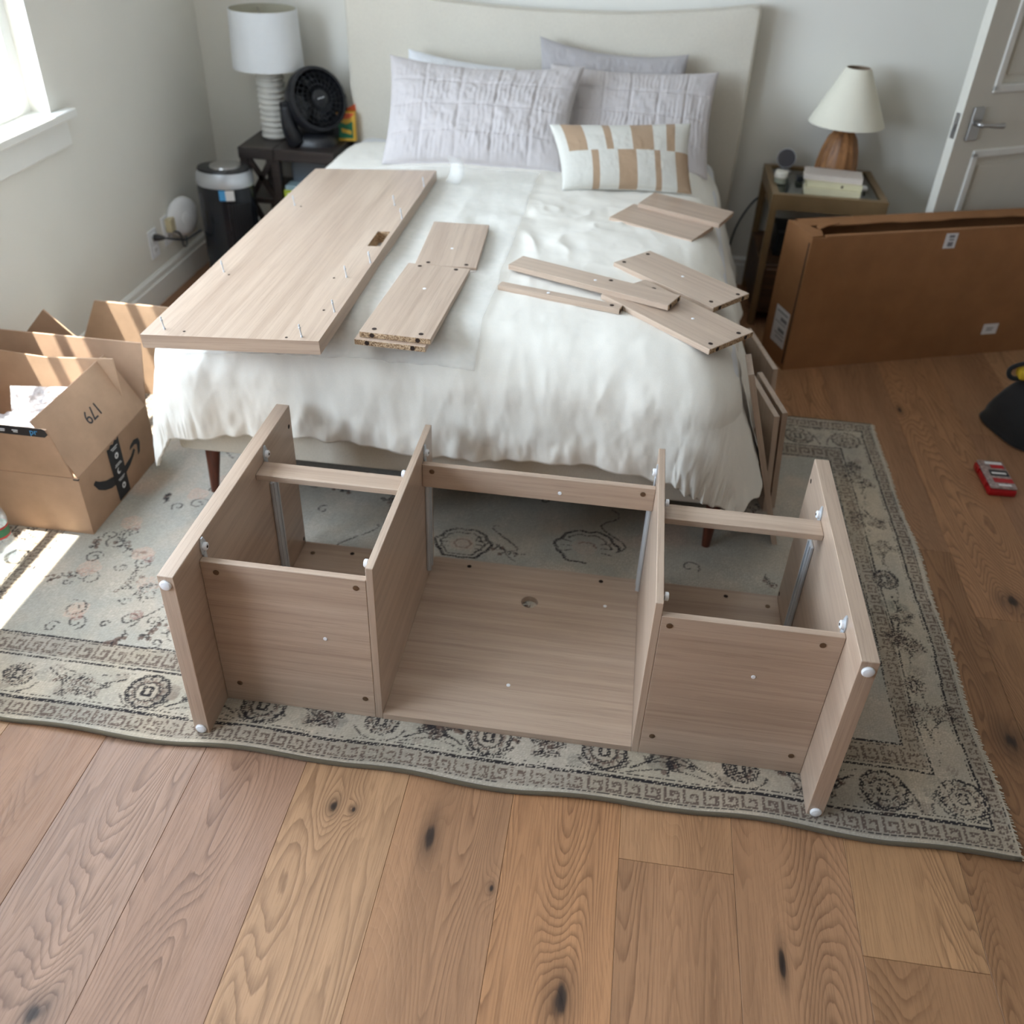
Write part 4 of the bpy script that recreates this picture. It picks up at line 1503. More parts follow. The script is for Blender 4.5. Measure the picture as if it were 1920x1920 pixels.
lean('leaning_board', 'tallest leaning board, edge-on in front of the others against the duvet', (0.513, 2.138, RZ + 0.001), (0.352, 2.138, 0.528), (0.0, 1, 0), 0.115)
lean('leaning_board', 'inner of the two leaning boards that stand face to face', (0.500, 2.300, RZ + 0.001), (0.468, 2.300, 0.330), (-0.22, 1, 0), 0.24)
lean('leaning_board', 'outer of the two leaning boards that stand face to face', (0.522, 2.318, RZ + 0.001), (0.491, 2.318, 0.333), (-0.22, 1, 0), 0.24)
lean('leaning_board', 'rearmost leaning board, nearest the long brown carton', (0.528, 2.648, RZ + 0.001), (0.501, 2.648, 0.300), (-0.22, 1, 0), 0.29)


# ------------------------------------------------------------------ open shipping box by the window wall
def print_poly(poly, fn, h, name, mat, parent):
    bm = BM()
    prism(bm, poly, fn, 0.0, h)
    return obj(name, bm, mat, parent)


def text_mesh(s, size, mat, name, M, parent):
    cu = bpy.data.curves.new('txt', 'FONT')
    cu.body = s
    cu.size = size
    cu.extrude = 0.0002
    cu.align_x = 'CENTER'
    cu.align_y = 'CENTER'
    o = bpy.data.objects.new('txt', cu)
    COL.objects.link(o)
    bpy.context.view_layer.update()
    me = bpy.data.meshes.new_from_object(o.evaluated_get(bpy.context.evaluated_depsgraph_get()))
    bpy.data.objects.remove(o)
    bpy.data.curves.remove(cu)
    me.name = name
    me.materials.clear()
    me.materials.append(mat)
    r = bpy.data.objects.new(name, me)
    COL.objects.link(r)
    r.parent = parent
    r.matrix_basis = total(parent).inverted() @ M
    return r


def shipping_box():
    x1, x0, y0, y1, h = -1.357, -1.80, 1.84, 2.235, 0.19
    t = 0.0045
    b = thing('shipping_box', 'open kraft shipping box with an arrow print and 179 on its flap', 'cardboard box', (-1.58, 2.04, RZ))
    bm = BM()
    holed(bm, [x0, x0 + t, x1 - t, x1], [y0, y0 + t, y1 - t, y1], lambda x, y: x0 + t < x < x1 - t and y0 + t < y < y1 - t, lambda x, y, z: (x, y, z), RZ, h)
    obj('walls', bm, M_CARD, b)
    bm = BM()
    box(bm, x0 + t, x1 - t, y0 + t, y1 - t, RZ, RZ + t)
    obj('bottom', bm, M_CARDIN, b)

    def flap(p, q, r, s, n, taper=0.0):
        """hinge p-q, outer edge s-r, thickness along n"""
        p, q, r, s, n = map(Vector, (p, q, r, s, n))
        bm = BM()
        nn = n.normalized() * t
        hexa(bm, (p, q, q + nn, p + nn), (s, r, r + nn, s + nn))
        return obj('flap', bm, M_CARD, b)
    # flap towards the rug (x = x1), leaning in over the box
    f1 = flap((x1, y0 + 0.004, h + 0.002), (x1, y1 - 0.004, h + 0.002), (-1.448, 2.230, 0.350), (-1.448, 1.850, 0.350), (-0.87, 0, -0.48))
    # near flap, standing up
    f2 = flap((x0, y0, h + 0.002), (x1 - 0.012, y0, h + 0.002), (-1.389, y0 - 0.022, 0.349), (-1.80, y0 - 0.022, 0.349), (0, 1, 0))
    # far flap, standing up
    f3 = flap((x0, y1, h + 0.002), (x1, y1, h + 0.002), (-1.346, y1 + 0.03, 0.380), (-1.84, y1 + 0.03, 0.380), (0, -1, 0))
    f4 = flap((x0, y0 + 0.01, h), (x0, y1 - 0.01, h), (-1.845, 2.22, 0.33), (-1.845, 1.86, 0.33), (1, 0, 0))
    P = lambda y, z, hh: (x1 + 0.0006 + hh * 1.0, y, z)
    # printed arrow
    arc = [(1.896, 0.133), (1.912, 0.106), (1.94, 0.086), (1.97, 0.073), (1.998, 0.067), (2.043, 0.066), (2.084, 0.078), (2.112, 0.094), (2.124, 0.104)]
    up = [(2.118, 0.112), (2.095, 0.098), (2.05, 0.090), (2.0, 0.094), (1.955, 0.108), (1.925, 0.124), (1.908, 0.138)]
    print_poly(arc + up, P, 0.0004, 'printed_arrow', M_INK, b)
    print_poly([(2.098, 0.118), (2.104, 0.128), (2.128, 0.135), (2.152, 0.128), (2.157, 0.110), (2.146, 0.084), (2.134, 0.080), (2.138, 0.100), (2.140, 0.114), (2.128, 0.120)], P, 0.0004, 'printed_arrow_head', M_INK, b)
    # paper tape, torn at the top
    tp = print_poly([(1.993, 0.012), (2.054, 0.012), (2.056, 0.192), (2.046, 0.186), (2.036, 0.191), (2.026, 0.183), (2.012, 0.188), (2.002, 0.181), (1.990, 0.184)], lambda y, z, hh: (x1 + 0.0012 + hh, y, z), 0.0004, 'packing_tape', M_INK, b)
    for z in (0.145, 0.045):
        bm = BM()
        lathe(bm, [(0.0095, 0.0018), (0.0095, 0.0022)], (x1, 2.028, z), (1, 0, 0), 20)
        q = obj('printed_disc', bm, M_WHITEINK, tp)
        bm = BM()
        prism(bm, [(-0.004, -0.005), (0.005, 0.0), (-0.004, 0.005)], lambda y, zz, hh: (x1 + 0.0022 + hh, 2.028 + y, z + zz), 0, 0.0002)
        obj('printed_triangle', bm, M_INK, tp)
    bm = BM()
    lathe(bm, [(0.0095, 0.0018), (0.0095, 0.0020)], (x1, 2.022, 0.098), (1, 0, 0), 20)
    obj('printed_disc', bm, M_WHITEINK, tp)
    bm = BM()
    lathe(bm, [(0.0068, 0.0020), (0.0068, 0.0023)], (x1, 2.026, 0.100), (1, 0, 0), 20)
    obj('printed_disc', bm, M_INK, tp)
    bm = BM()
    for z, w in ((0.172, 0.036), (0.166, 0.024), (0.119, 0.030), (0.114, 0.038), (0.072, 0.036), (0.067, 0.026)):
        box(bm, x1 + 0.0017, x1 + 0.002, 2.026 - w / 2, 2.026 + w / 2, z, z + 0.0022)
    tag(obj('printed_lines', bm, M_WHITEINK, tp), kind='stuff')
    # number on the flap, upside down from here
    hinge = Vector((x1, 1.84, h + 0.002))
    upv = (Vector((-1.448, 0, 0.350)) - Vector((x1, 0, h + 0.002))).normalized()
    al = Vector((0, 1, 0))
    nrm = al.cross(upv)
    c = hinge + upv * 0.092 + al * 0.200 + nrm * 0.0006
    M = Matrix((-al, -upv, nrm)).transposed().to_4x4()
    M.translation = c
    text_mesh('179', 0.052, M_INK, 'printed_number', M, f1)
    # tape left on the near flap's edge
    tp2 = print_poly([(-1.80, 0.324), (-1.40, 0.324), (-1.389, 0.334), (-1.393, 0.348), (-1.40, 0.3515), (-1.80, 0.3515)], lambda x, z, hh: (x, y0 - 0.0008 - 0.138 * (z - h - 0.002) - hh, z), 0.0004, 'packing_tape', M_INK, b)
    M = Matrix((Vector((1, 0, 0)), Vector((0, 0, 1)), Vector((0, -1, 0)))).transposed().to_4x4()
    M.translation = Vector((-1.425, y0 - 0.0230, 0.3395))
    text_mesh('pr', 0.024, M_BLUEINK, 'printed_letters', M, tp2)
    bm = BM()
    for x in (-1.475, -1.51, -1.56, -1.60):
        box(bm, x - 0.008, x + 0.008, y0 - 0.0226, y0 - 0.0216, 0.338, 0.3405)
        box(bm, x - 0.006, x + 0.006, y0 - 0.0220, y0 - 0.0208, 0.333, 0.335)
    tag(obj('printed_lines', bm, M_WHITEINK, tp2), kind='stuff')
    # solid black block painted as the dark gap of a corner notch
    bm = BM()
    box(bm, x1 - 0.014, x1 + 0.0006, y0 - 0.0006, y0 + 0.004, h - 0.006, h - 0.002)
    obj('painted_notch', bm, M_INK, b)
    return b


shipping_box()


def insert_sheet():
    bm = BM()
    fn = lambda x, z, hh: (x, 2.150 + 0.12 * (z - 0.03) + hh, z)
    prism(bm, [(-1.79, 0.03), (-1.37, 0.03), (-1.40, 0.36), (-1.60, 0.345), (-1.79, 0.355)], fn, 0, 0.004)
    r = obj('cardboard_insert', bm, M_CARDIN)
    tag(r, 'loose cardboard insert standing inside the shipping box behind the plastic film', 'cardboard')


insert_sheet()


def puffy(name, label, c, sx, sy, sz, rot, seed, group=None):
    """a crumpled film cushion"""
    nu, nv = 48, 40
    U, V = np.meshgrid(np.linspace(-1, 1, nu), np.linspace(-1, 1, nv), indexing='ij')
    h = np.clip((1 - U ** 2) * (1 - V ** 2), 0, 1) ** 0.4
    w = (0.18 - np.abs(fbm(U * 4, V * 4, 3, seed))) * 2.2 + fbm(U * 9, V * 9, 2, seed + 4) * 1.4
    pts = []
    for s in (1, -1):
        pts.append(np.stack([U * sx, V * sy, s * sz * h * (1 + w * (0.9 if s > 0 else 0.3))], -1))
    P = pts[0] + 0
    Q = pts[1]
    R = Euler(rot).to_matrix()
    R = np.array(R)
    Vt = np.concatenate([P.reshape(-1, 3), Q.reshape(-1, 3)]) @ R.T
    I = np.arange(nu * nv).reshape(nu, nv)
    up = np.stack([I[:-1, :-1], I[1:, :-1], I[1:, 1:], I[:-1, 1:]], -1).reshape(-1, 4)
    q = np.concatenate([up, up[:, ::-1] + nu * nv])
    me = bpy.data.meshes.new(name)
    me.from_pydata(Vt.tolist(), [], q.tolist())
    me.polygons.foreach_set('use_smooth', [True] * len(q))
    me.materials.append(M_WRAP)
    o = bpy.data.objects.new(name, me)
    COL.objects.link(o)
    o.location = c
    return tag(o, label, 'packing film', group)


puffy('air_pillow', 'crumpled clear film bag standing highest in the shipping box', (-1.545, 2.07, 0.235), 0.105, 0.075, 0.035, (1.05, 0.1, 0.35), 3, 'clear packing film in the shipping box')
puffy('air_pillow', 'flat clear film bag lying lowest in the shipping box', (-1.66, 1.95, 0.215), 0.12, 0.085, 0.028, (0.25, -0.1, 0.1), 9, 'clear packing film in the shipping box')
puffy('air_pillow', 'clear film bag tucked beside the inward-leaning box flap', (-1.50, 1.97, 0.20), 0.085, 0.085, 0.03, (0.5, 0.3, 0.9), 15, 'clear packing film in the shipping box')


def loose_cardboard():
    bm = BM()
    # flattened carton by the bed corner, catching the sun
    fn = lambda x, z, hh: (x, 2.60 + 0.10 * z + hh, z)
    prism(bm, [(-1.845, 0.001), (-1.25, 0.001), (-1.235, 0.30), (-1.40, 0.318), (-1.697, 0.318), (-1.76, 0.182)], fn, 0, 0.006)
    tag(obj('flattened_carton', bm, M_CARDIN), 'pale flattened carton standing between the bed corner and the window wall', 'cardboard')
    bm = BM()
    fn = lambda a, b, hh: (-1.700 + (a - b) * 0.707 * 0.95, 2.37 + hh + 0.10 * (a + b) * 0.3, 0.402 - (a + b) * 0.707)
    prism(bm, [(0, 0), (0.200, 0), (0.30, 0.10), (0.30, 0.26), (0.26, 0.30), (0.10, 0.30), (0, 0.200)], fn, 0, 0.005)
    o = obj('cardboard_sheet', bm, M_CARD)
    for v in o.data.vertices:
        v.co.x = max(v.co.x, XL + 0.019)
        v.co.z = max(v.co.z, 0.009)
    tag(o, 'small kraft cardboard sheet standing on its corner against the window wall', 'cardboard')


loose_cardboard()


def bottle():
    b = thing('water_bottle', 'clear plastic water bottle with a printed band, standing by the shipping box', 'bottle', (-1.533, 1.712, RZ))
    c = (-1.533, 1.712, RZ)
    bm = BM()
    lathe(bm, [(0.026, 0), (0.031, 0.004), (0.033, 0.015), (0.0325, 0.05), (0.029, 0.066), (0.0275, 0.072), (0.0275, 0.105), (0.031, 0.112), (0.0315, 0.125), (0.026, 0.15), (0.015, 0.17), (0.0125, 0.178), (0.0125, 0.184)], c, seg=32)
    obj('bottle_body', bm, M_PET, b, True)
    bm = BM()
    lathe(bm, [(0.0288, 0.074), (0.0288, 0.104)], c, seg=32, cap0=False, cap1=False)
    obj('paper_band', bm, M_GREENC, b, True)
    for z in (0.073, 0.101):
        bm = BM()
        lathe(bm, [(0.0291, z), (0.0291, z + 0.006)], c, seg=32, cap0=False, cap1=False)
        obj('band_edge', bm, M_RED, b, True)
    bm = BM()
    lathe(bm, [(0.0142, 0.180), (0.0145, 0.183), (0.0145, 0.196), (0.013, 0.198)], c, seg=24)
    obj('cap', bm, M_WPLAST, b, 40)
    bm = BM()
    lathe(bm, [(0.024, 0.002), (0.0305, 0.006), (0.0315, 0.016), (0.031, 0.05), (0.0275, 0.066), (0.026, 0.095)], c, seg=32)
    obj('water', bm, mat_film('drinking_water', 0.12, (215, 228, 235), 0.05), b, True)


bottle()


# ------------------------------------------------------------------ long brown carton
def big_carton():
    ang = math.atan2(0.379, 0.979)
    b = thing('long_carton', 'long brown carton standing on its edge in front of the brass side table', 'cardboard box', (0.633, 3.245, 0.0), ang)
    L, W, H, t = 1.36, 0.185, 0.505, 0.006
    bm = BM()
    holed(bm, [0, t, L - t, L], [0, t, W - t, W], lambda x, y: t < x < L - t and t < y < W - t, lambda x, y, z: (x, y, z), 0.0, H)
    obj('walls', bm, M_CARD2, b, local=True)
    bm = BM()
    box(bm, t, L - t, t, W - t, 0.0005, t)
    obj('bottom', bm, M_CARD2, b, local=True)
    rs = random.Random(4)

    def torn(x0, x1, y0, y1, amp, n, sgn):
        """a top flap from the wall at y0 to a torn edge near y1"""
        bm = BM()
        pts = [(x0, y0)] + [(x1, y0)]
        edge = []
        for k in range(n + 1):
            x = x1 + (x0 - x1) * k / n
            edge.append((x, y1 + sgn * rs.uniform(-amp, amp)))
        prism(bm, pts + edge, lambda x, y, z: (x, y, H + z - 0.06 * abs(y - y0)), 0.0005, 0.005)
        return obj('flap', bm, M_CARD2, b, local=True)
    torn(0.03, L - 0.02, W, W - 0.066, 0.006, 26, -1)
    torn(0.055, L - 0.02, 0.0, 0.022, 0.002, 20, 1)
    bm = BM()
    prism(bm, [(0.0, 0.004), (0.0, W - 0.004), (0.03, W - 0.03), (0.055, 0.075), (0.065, 0.06), (0.045, 0.012)], lambda x, y, z: (x, y, H + z), 0.0008, 0.0052)
    obj('flap', bm, M_CARD2, b, local=True)
    bm = BM()
    prism(bm, [(0.058, 0.062), (0.10, 0.085), (0.155, 0.098), (0.16, 0.108), (0.09, 0.112), (0.06, 0.09)], lambda x, y, z: (x, y, H + 0.006 + 0.06 * (x - 0.058) + z), 0, 0.003)
    obj('torn_strip', bm, M_CARD2, b, local=True)
    # flute line along the front corner
    bm = BM()
    box(bm, -0.0006, 0.001, 0.010, 0.018, 0.02, H - 0.02)
    obj('glued_seam', bm, M_HOLE, b, local=True)

    def sticker(face, a0, a1, z0, z1, lines, name):
        bm = BM()
        if face == 'front':
            box(bm, a0, a1, -0.0012, -0.0002, z0, z1)
        else:
            box(bm, -0.0012, -0.0002, a0, a1, z0, z1)
        s = obj(name, bm, M_LABELP, b, local=True)
        bm = BM()
        for (p, q, r, u) in lines:
            aa, ab = a0 + (a1 - a0) * p, a0 + (a1 - a0) * q
            za, zb = z0 + (z1 - z0) * r, z0 + (z1 - z0) * u
            if face == 'front':
                box(bm, aa, ab, -0.0016, -0.0011, za, zb)
            else:
                box(bm, -0.0016, -0.0011, aa, ab, za, zb)
        tag(obj('printed_lines', bm, M_GREYINK, s, local=True), kind='stuff')
    sticker('front', 0.530, 0.578, 0.443, 0.498, [(0.3, 0.75, 0.12, 0.42), (0.35, 0.75, 0.52, 0.62), (0.3, 0.75, 0.70, 0.88)], 'sticker')
    sticker('front', 0.826, 0.892, 0.084, 0.127, [(0.25, 0.65, 0.35, 0.45), (0.25, 0.7, 0.55, 0.65)], 'sticker')
    sticker('end', 0.030, 0.132, 0.070, 0.210, [(0.1, 0.9, 0.86, 0.9), (0.1, 0.55, 0.66, 0.76), (0.1, 0.9, 0.58, 0.6), (0.15, 0.6, 0.36, 0.46), (0.1, 0.8, 0.28, 0.31), (0.1, 0.7, 0.18, 0.21)], 'shipping_label')


big_carton()


# ------------------------------------------------------------------ tool case and tool bag
def tools():
    M = frame_m((1.226, 2.600, 0.0), (math.cos(0.03), math.sin(0.03), 0), (0, 1, 0))
    c = tag(bpy.data.objects.new('bit_case', None), 'small red bit case with a clear lid lying on the oak floor', 'case')
    COL.objects.link(c)
    c.matrix_basis = M
    bm = BM()
    box(bm, -0.042, 0.042, -0.080, 0.080, 0.0005, 0.024, 0.006, 2)
    obj('tray', bm, M_RED, c, 40, local=True)
    bm = BM()
    box(bm, -0.040, 0.040, -0.078, 0.078, 0.0242, 0.034, 0.005, 2)
    lid = obj('clear_lid', bm, M_CLEARLID, c, 40, local=True)
    for n, m, (a, b, p, q) in (('paper_insert', M_LABELP, (-0.020, 0.032, 0.052, 0.066)), ('paper_insert', M_RED, (-0.008, 0.032, 0.030, 0.050)), ('paper_insert', M_INK, (-0.022, 0.034, -0.014, 0.018)), ('paper_insert', M_LABELP, (-0.016, 0.028, -0.004, 0.006)), ('paper_insert', M_RED, (-0.022, 0.036, -0.052, -0.028)), ('paper_insert', M_LABELP, (-0.014, 0.024, -0.070, -0.060))):
        bm = BM()
        h = 0.0342 if m is not M_LABELP or abs(p + 0.004) > 0.001 else 0.0346
        box(bm, a, b, p, q, h - 0.0003, h + 0.0003)
        obj(n, bm, m, lid, local=True)
    for y in (-0.04, 0.04):
        bm = BM()
        box(bm, -0.046, -0.0405, y - 0.010, y + 0.010, 0.010, 0.030, 0.0015)
        obj('latch', bm, M_RED, c, local=True)
    # soft black tool bag, mostly outside the picture
    g = thing('tool_bag', 'black nylon tool bag with yellow trim and a carry loop, on the floor', 'bag', (1.50, 2.98, 0.0))
    nu, nv = 48, 24
    bm = BM()
    rings = []
    for k in range(nv + 1):
        s = k / nv
        z = 0.0008 + 0.215 * s
        wx, wy = 0.205 * (1 - 0.55 * s ** 1.5), 0.155 * (1 - 0.62 * s ** 1.6)
        if k == 0:
            wx, wy = wx * 0.95, wy * 0.95
        rg = []
        for j in range(nu):
            a = 2 * PI * j / nu
            ca, sa = math.cos(a), math.sin(a)
            e = 0.55
            x = wx * math.copysign(abs(ca) ** e, ca)
            y = wy * math.copysign(abs(sa) ** e, sa)
            f = 1 + 0.10 * float(fbm(np.array(a * 1.3), np.array(s * 4), 3, 6)) * (1 if s > 0.05 else 0)
            r = 0.35
            rg.append(bm.verts.new((1.50 + (x * math.cos(r) - y * math.sin(r)) * f, 2.98 + (x * math.sin(r) + y * math.cos(r)) * f, z)))
        rings.append(rg)
    skin(bm, rings)
    obj('bag_body', bm, M_NYLON, g, True)
    bm = BM()
    tube(bm, spline([(1.42, 2.99, 0.212), (1.36, 2.985, 0.235), (1.318, 2.985, 0.215), (1.316, 2.98, 0.190), (1.345, 2.98, 0.180), (1.40, 2.98, 0.205)], 6), 0.008, 8)
    obj('carry_loop', bm, M_NYLON, g, True)
    bm = BM()
    box(bm, 1.342, 1.402, 2.955, 3.01, 0.185, 0.2185, 0.008, 2)
    obj('yellow_trim', bm, M_YELLOW, g, 40)
    bm = BM()
    box(bm, 1.395, 1.46, 2.93, 2.99, 0.212, 0.226, 0.005, 2)
    obj('yellow_trim', bm, M_YELLOW, g, 40)


tools()


# ------------------------------------------------------------------ dark bedside unit and what stands on it
def left_stand():
    x0, x1, y0, y1, zt = -1.605, -1.203, 3.715, 4.030, 0.53
    xm = -1.455
    n = thing('nightstand', 'espresso wood bedside table with X braces and open shelves by the corner', 'nightstand', ((x0 + x1) / 2, 3.87, 0))
    for a, b in ((x0, xm), (xm, x1)):
        bm = BM()
        box(bm, a, b - 0.001, y0, y1, zt - 0.045, zt, 0.003)
        obj('top_board', bm, M_ESPRESSO, n)
    p = 0.034
    for x in (x0 + 0.003, xm - p / 2, x1 - p - 0.003):
        for y in (y0 + 0.004, y1 - p - 0.004):
            bm = BM()
            box(bm, x, x + p, y, y + p, 0.0008, zt - 0.045, 0.002)
            obj('post', bm, M_ESPRESSO, n)
    for z in (0.075, 0.305):
        bm = BM()
        box(bm, x0 + 0.006, x1 - 0.006, y0 + 0.006, y1 - 0.006, z, z + 0.022, 0.002)
        obj('shelf', bm, M_ESPRESSO, n)

    def xbrace(a, b, zb, zt_, fn):
        for (p0, p1) in (((a, zb), (b, zt_)), ((a, zt_), (b, zb))):
            bm = BM()
            d = Vector((p1[0] - p0[0], p1[1] - p0[1]))
            nn = Vector((-d.y, d.x)).normalized() * 0.010
            poly = [(p0[0] + nn.x, p0[1] + nn.y), (p0[0] - nn.x, p0[1] - nn.y), (p1[0] - nn.x, p1[1] - nn.y), (p1[0] + nn.x, p1[1] + nn.y)]
            prism(bm, poly, fn, 0, 0.014)
            obj('cross_brace', bm, M_ESPRESSO, n)
    for zb, zt_ in ((0.10, 0.305), (0.33, 0.487)):
        xbrace(x0 + p, xm - p / 2, zb, zt_, lambda x, z, h: (x, y0 + 0.010 + h, z))
        xbrace(y0 + p, y1 - p, zb, zt_, lambda y, z, h: (x1 - 0.026 + h, y, z))
    # on the shelf
    bm = BM()
    box(bm, -1.415, -1.242, 3.800, 3.818, 0.328, 0.480, 0.004, 2)
    tag(obj('laptop', bm, M_SCREENG), 'closed grey laptop standing upright on the bedside shelf', 'laptop')
    b1 = thing('book', 'lime green book lying on the shelf of the dark bedside table', 'book', (-1.35, 3.76, 0.327), group='books in the dark bedside table')
    bm = BM()
    box(bm, -1.430, -1.290, 3.722, 3.797, 0.3275, 0.3665, 0.002)
    obj('cover', bm, M_LIME, b1)
    bm = BM()
    box(bm, -1.415, -1.32, 3.7213, 3.7222, 0.338, 0.356)
    obj('title_strip', bm, M_LABELP, b1)
    b2 = thing('book', 'pale blue book lying on top of the lime green one', 'book', (-1.35, 3.765, 0.367), group='books in the dark bedside table')
    bm = BM()
    box(bm, -1.424, -1.293, 3.727, 3.797, 0.3668, 0.385, 0.002)
    obj('cover', bm, M_TEAL, b2)


left_stand()


def lamp_left():
    c = (-1.503, 3.895, 0.5305)
    l = thing('table_lamp', 'white ribbed ceramic table lamp with a drum shade beside the black fan', 'lamp', c, group='bedside lamps')
    prof = [(0.046, 0.0)]
    n = 12
    for k in range(n):
        z = 0.262 * k / n
        dz = 0.262 / n
        prof += [(0.046, z + 0.0008), (0.0555, z + dz * 0.22), (0.0575, z + dz * 0.5), (0.0555, z + dz * 0.78), (0.046, z + dz * 0.98)]
    prof += [(0.044, 0.266), (0.012, 0.275), (0.012, 0.30)]
    bm = BM()
    lathe(bm, prof, c, seg=40)
    obj('ceramic_base', bm, M_CERAM, l, True)
    bm = BM()
    lathe(bm, [(0.141, 0.270), (0.132, 0.480), (0.129, 0.480), (0.138, 0.270)], c, seg=56, cap0=False, cap1=False)
    bm.verts.ensure_lookup_table()
    sh = obj('lamp_shade', bm, M_SHADE, l, 40)
    bm = BM()
    lathe(bm, [(0.1375, 0.272), (0.1287, 0.4795)], c, seg=56, cap0=False, cap1=False)
    obj('shade_lining', bm, M_SHADEIN, sh, True)
    bm = BM()
    for a in (0, 2.09, 4.19):
        cyl(bm, (c[0], c[1], c[2] + 0.43), (c[0] + 0.131 * math.cos(a), c[1] + 0.131 * math.sin(a), c[2] + 0.465), 0.002, seg=6)
    cyl(bm, (c[0], c[1], c[2] + 0.30), (c[0], c[1], c[2] + 0.44), 0.008)
    obj('shade_fitter', bm, M_METAL, l)
    bm = BM()
    lathe(bm, [(0.012, 0.30), (0.028, 0.345), (0.026, 0.37), (0.008, 0.392)], c, seg=20)
    obj('bulb', bm, M_WPLAST, l, True)


lamp_left()


def fan():
    f = thing('desk_fan', 'round black desk fan tilted upward on the dark bedside table', 'fan', (-1.325, 3.855, 0.531))
    c = Vector((-1.302, 3.845, 0.698))
    ax = Vector((0.70, -0.62, 0.36)).normalized()
    FX, FY, K = -1.325, 3.855, 1.28
    # foot and fork
    bm = BM()
    rings = []
    for s in (0, 0.012, 0.03, 0.045):
        k = 1 - 0.30 * (s / 0.045) ** 2
        rings.append([bm.verts.new((FX + 0.100 * k * math.copysign(abs(math.cos(a)) ** 0.75, math.cos(a)), FY + 0.085 * k * math.copysign(abs(math.sin(a)) ** 0.75, math.sin(a)), 0.531 + s)) for a in [2 * PI * q / 36 for q in range(36)]])
    skin(bm, rings)
    obj('foot', bm, M_BLACK, f, 50)
    side = ax.cross(Vector((0, 0, 1))).normalized()
    for s in (-1, 1):
        bm = BM()
        pts = spline([Vector((FX, FY, 0.548)) + side * s * 0.082, Vector((FX + 0.01, FY, 0.61)) + side * s * 0.118, c - ax * 0.02 + side * s * 0.128], 5)
        tube(bm, pts, 0.034, 12, lambda t: 1.15 - 0.5 * t)
        obj('fork_arm', bm, M_BLACK, f, True)
        bm = BM()
        cyl(bm, c - ax * 0.02 + side * s * 0.118, c - ax * 0.02 + side * s * 0.146, 0.018, 0.015, 16)
        obj('pivot_knob', bm, M_BLACK, f, 40)
    bm = BM()
    R = 0.126
    lathe(bm, [(0.040, -0.095), (0.078, -0.086), (0.112, -0.05), (R - 0.002, -0.012), (R, 0.014), (R - 0.005, 0.031), (R - 0.016, 0.034), (R - 0.020, 0.016), (R - 0.020, -0.014), (0.080, -0.068), (0.040, -0.074)], c, ax, 56)
    obj('drum_shell', bm, M_BLACK, f, 50)
    # blades
    for k in range(3):
        bm = BM()
        a0 = 2 * PI * k / 3
        u = side
        w = ax.cross(u)
        vs = []
        for i in range(7):
            r = 0.025 + 0.072 * i / 6
            row = []
            for j in range(5):
                a = a0 + (j / 4 - 0.5) * 1.3 + 0.25 * i / 6
                row.append((c + (u * math.cos(a) + w * math.sin(a)) * r + ax * (-0.022 + 0.022 * (j / 4 - 0.5))))
            vs.append(row)
        for lay in (0, 1):
            V = [[bm.verts.new(p - ax * 0.0015 * lay) for p in row] for row in vs]
            for i in range(6):
                for j in range(4):
                    bm.faces.new((V[i][j], V[i + 1][j], V[i + 1][j + 1], V[i][j + 1]))
        obj('blade', bm, M_GLOSSB, f, True)
    # grille: rings and ribs
    bm = BM()
    w = ax.cross(side)
    for r in (0.034, 0.054, 0.074, 0.094):
        pts = [c + ax * (0.036 - 0.012 * (r / 0.105) ** 2 + 0.004) + (side * math.cos(a) + w * math.sin(a)) * r for a in [2 * PI * q / 40 for q in range(41)]]
        tube(bm, pts, 0.0013, 5)
    for q in range(24):
        a = 2 * PI * q / 24
        d0 = side * math.cos(a) + w * math.sin(a)
        d1 = side * math.cos(a + 0.25) + w * math.sin(a + 0.25)
        tube(bm, [c + ax * 0.040 + d0 * 0.030, c + ax * 0.036 + (d0 + d1).normalized() * 0.066, c + ax * 0.027 + d1 * 0.107], 0.0012, 5)
    tag(obj('grille', bm, M_BLACK, f, True), kind='stuff')
    bm = BM()
    lathe(bm, [(0.032, 0.030), (0.032, 0.042), (0.025, 0.046), (0.001, 0.047)], c, ax, 24)
    hub = obj('hub_cap', bm, M_BLACK, f, 40)
    bm = BM()
    M = Matrix((side, w, ax)).transposed()
    for p in ((-0.012, -0.002), (-0.004, 0.0), (0.004, 0.0), (0.012, 0.002)):
        o = c + side * p[0] + w * p[1] + ax * 0.0472
        cyl(bm, o, o + ax * 0.0006, 0.0026, seg=8)
    tag(obj('badge_print', bm, M_WHITEINK, hub), kind='stuff')


fan()


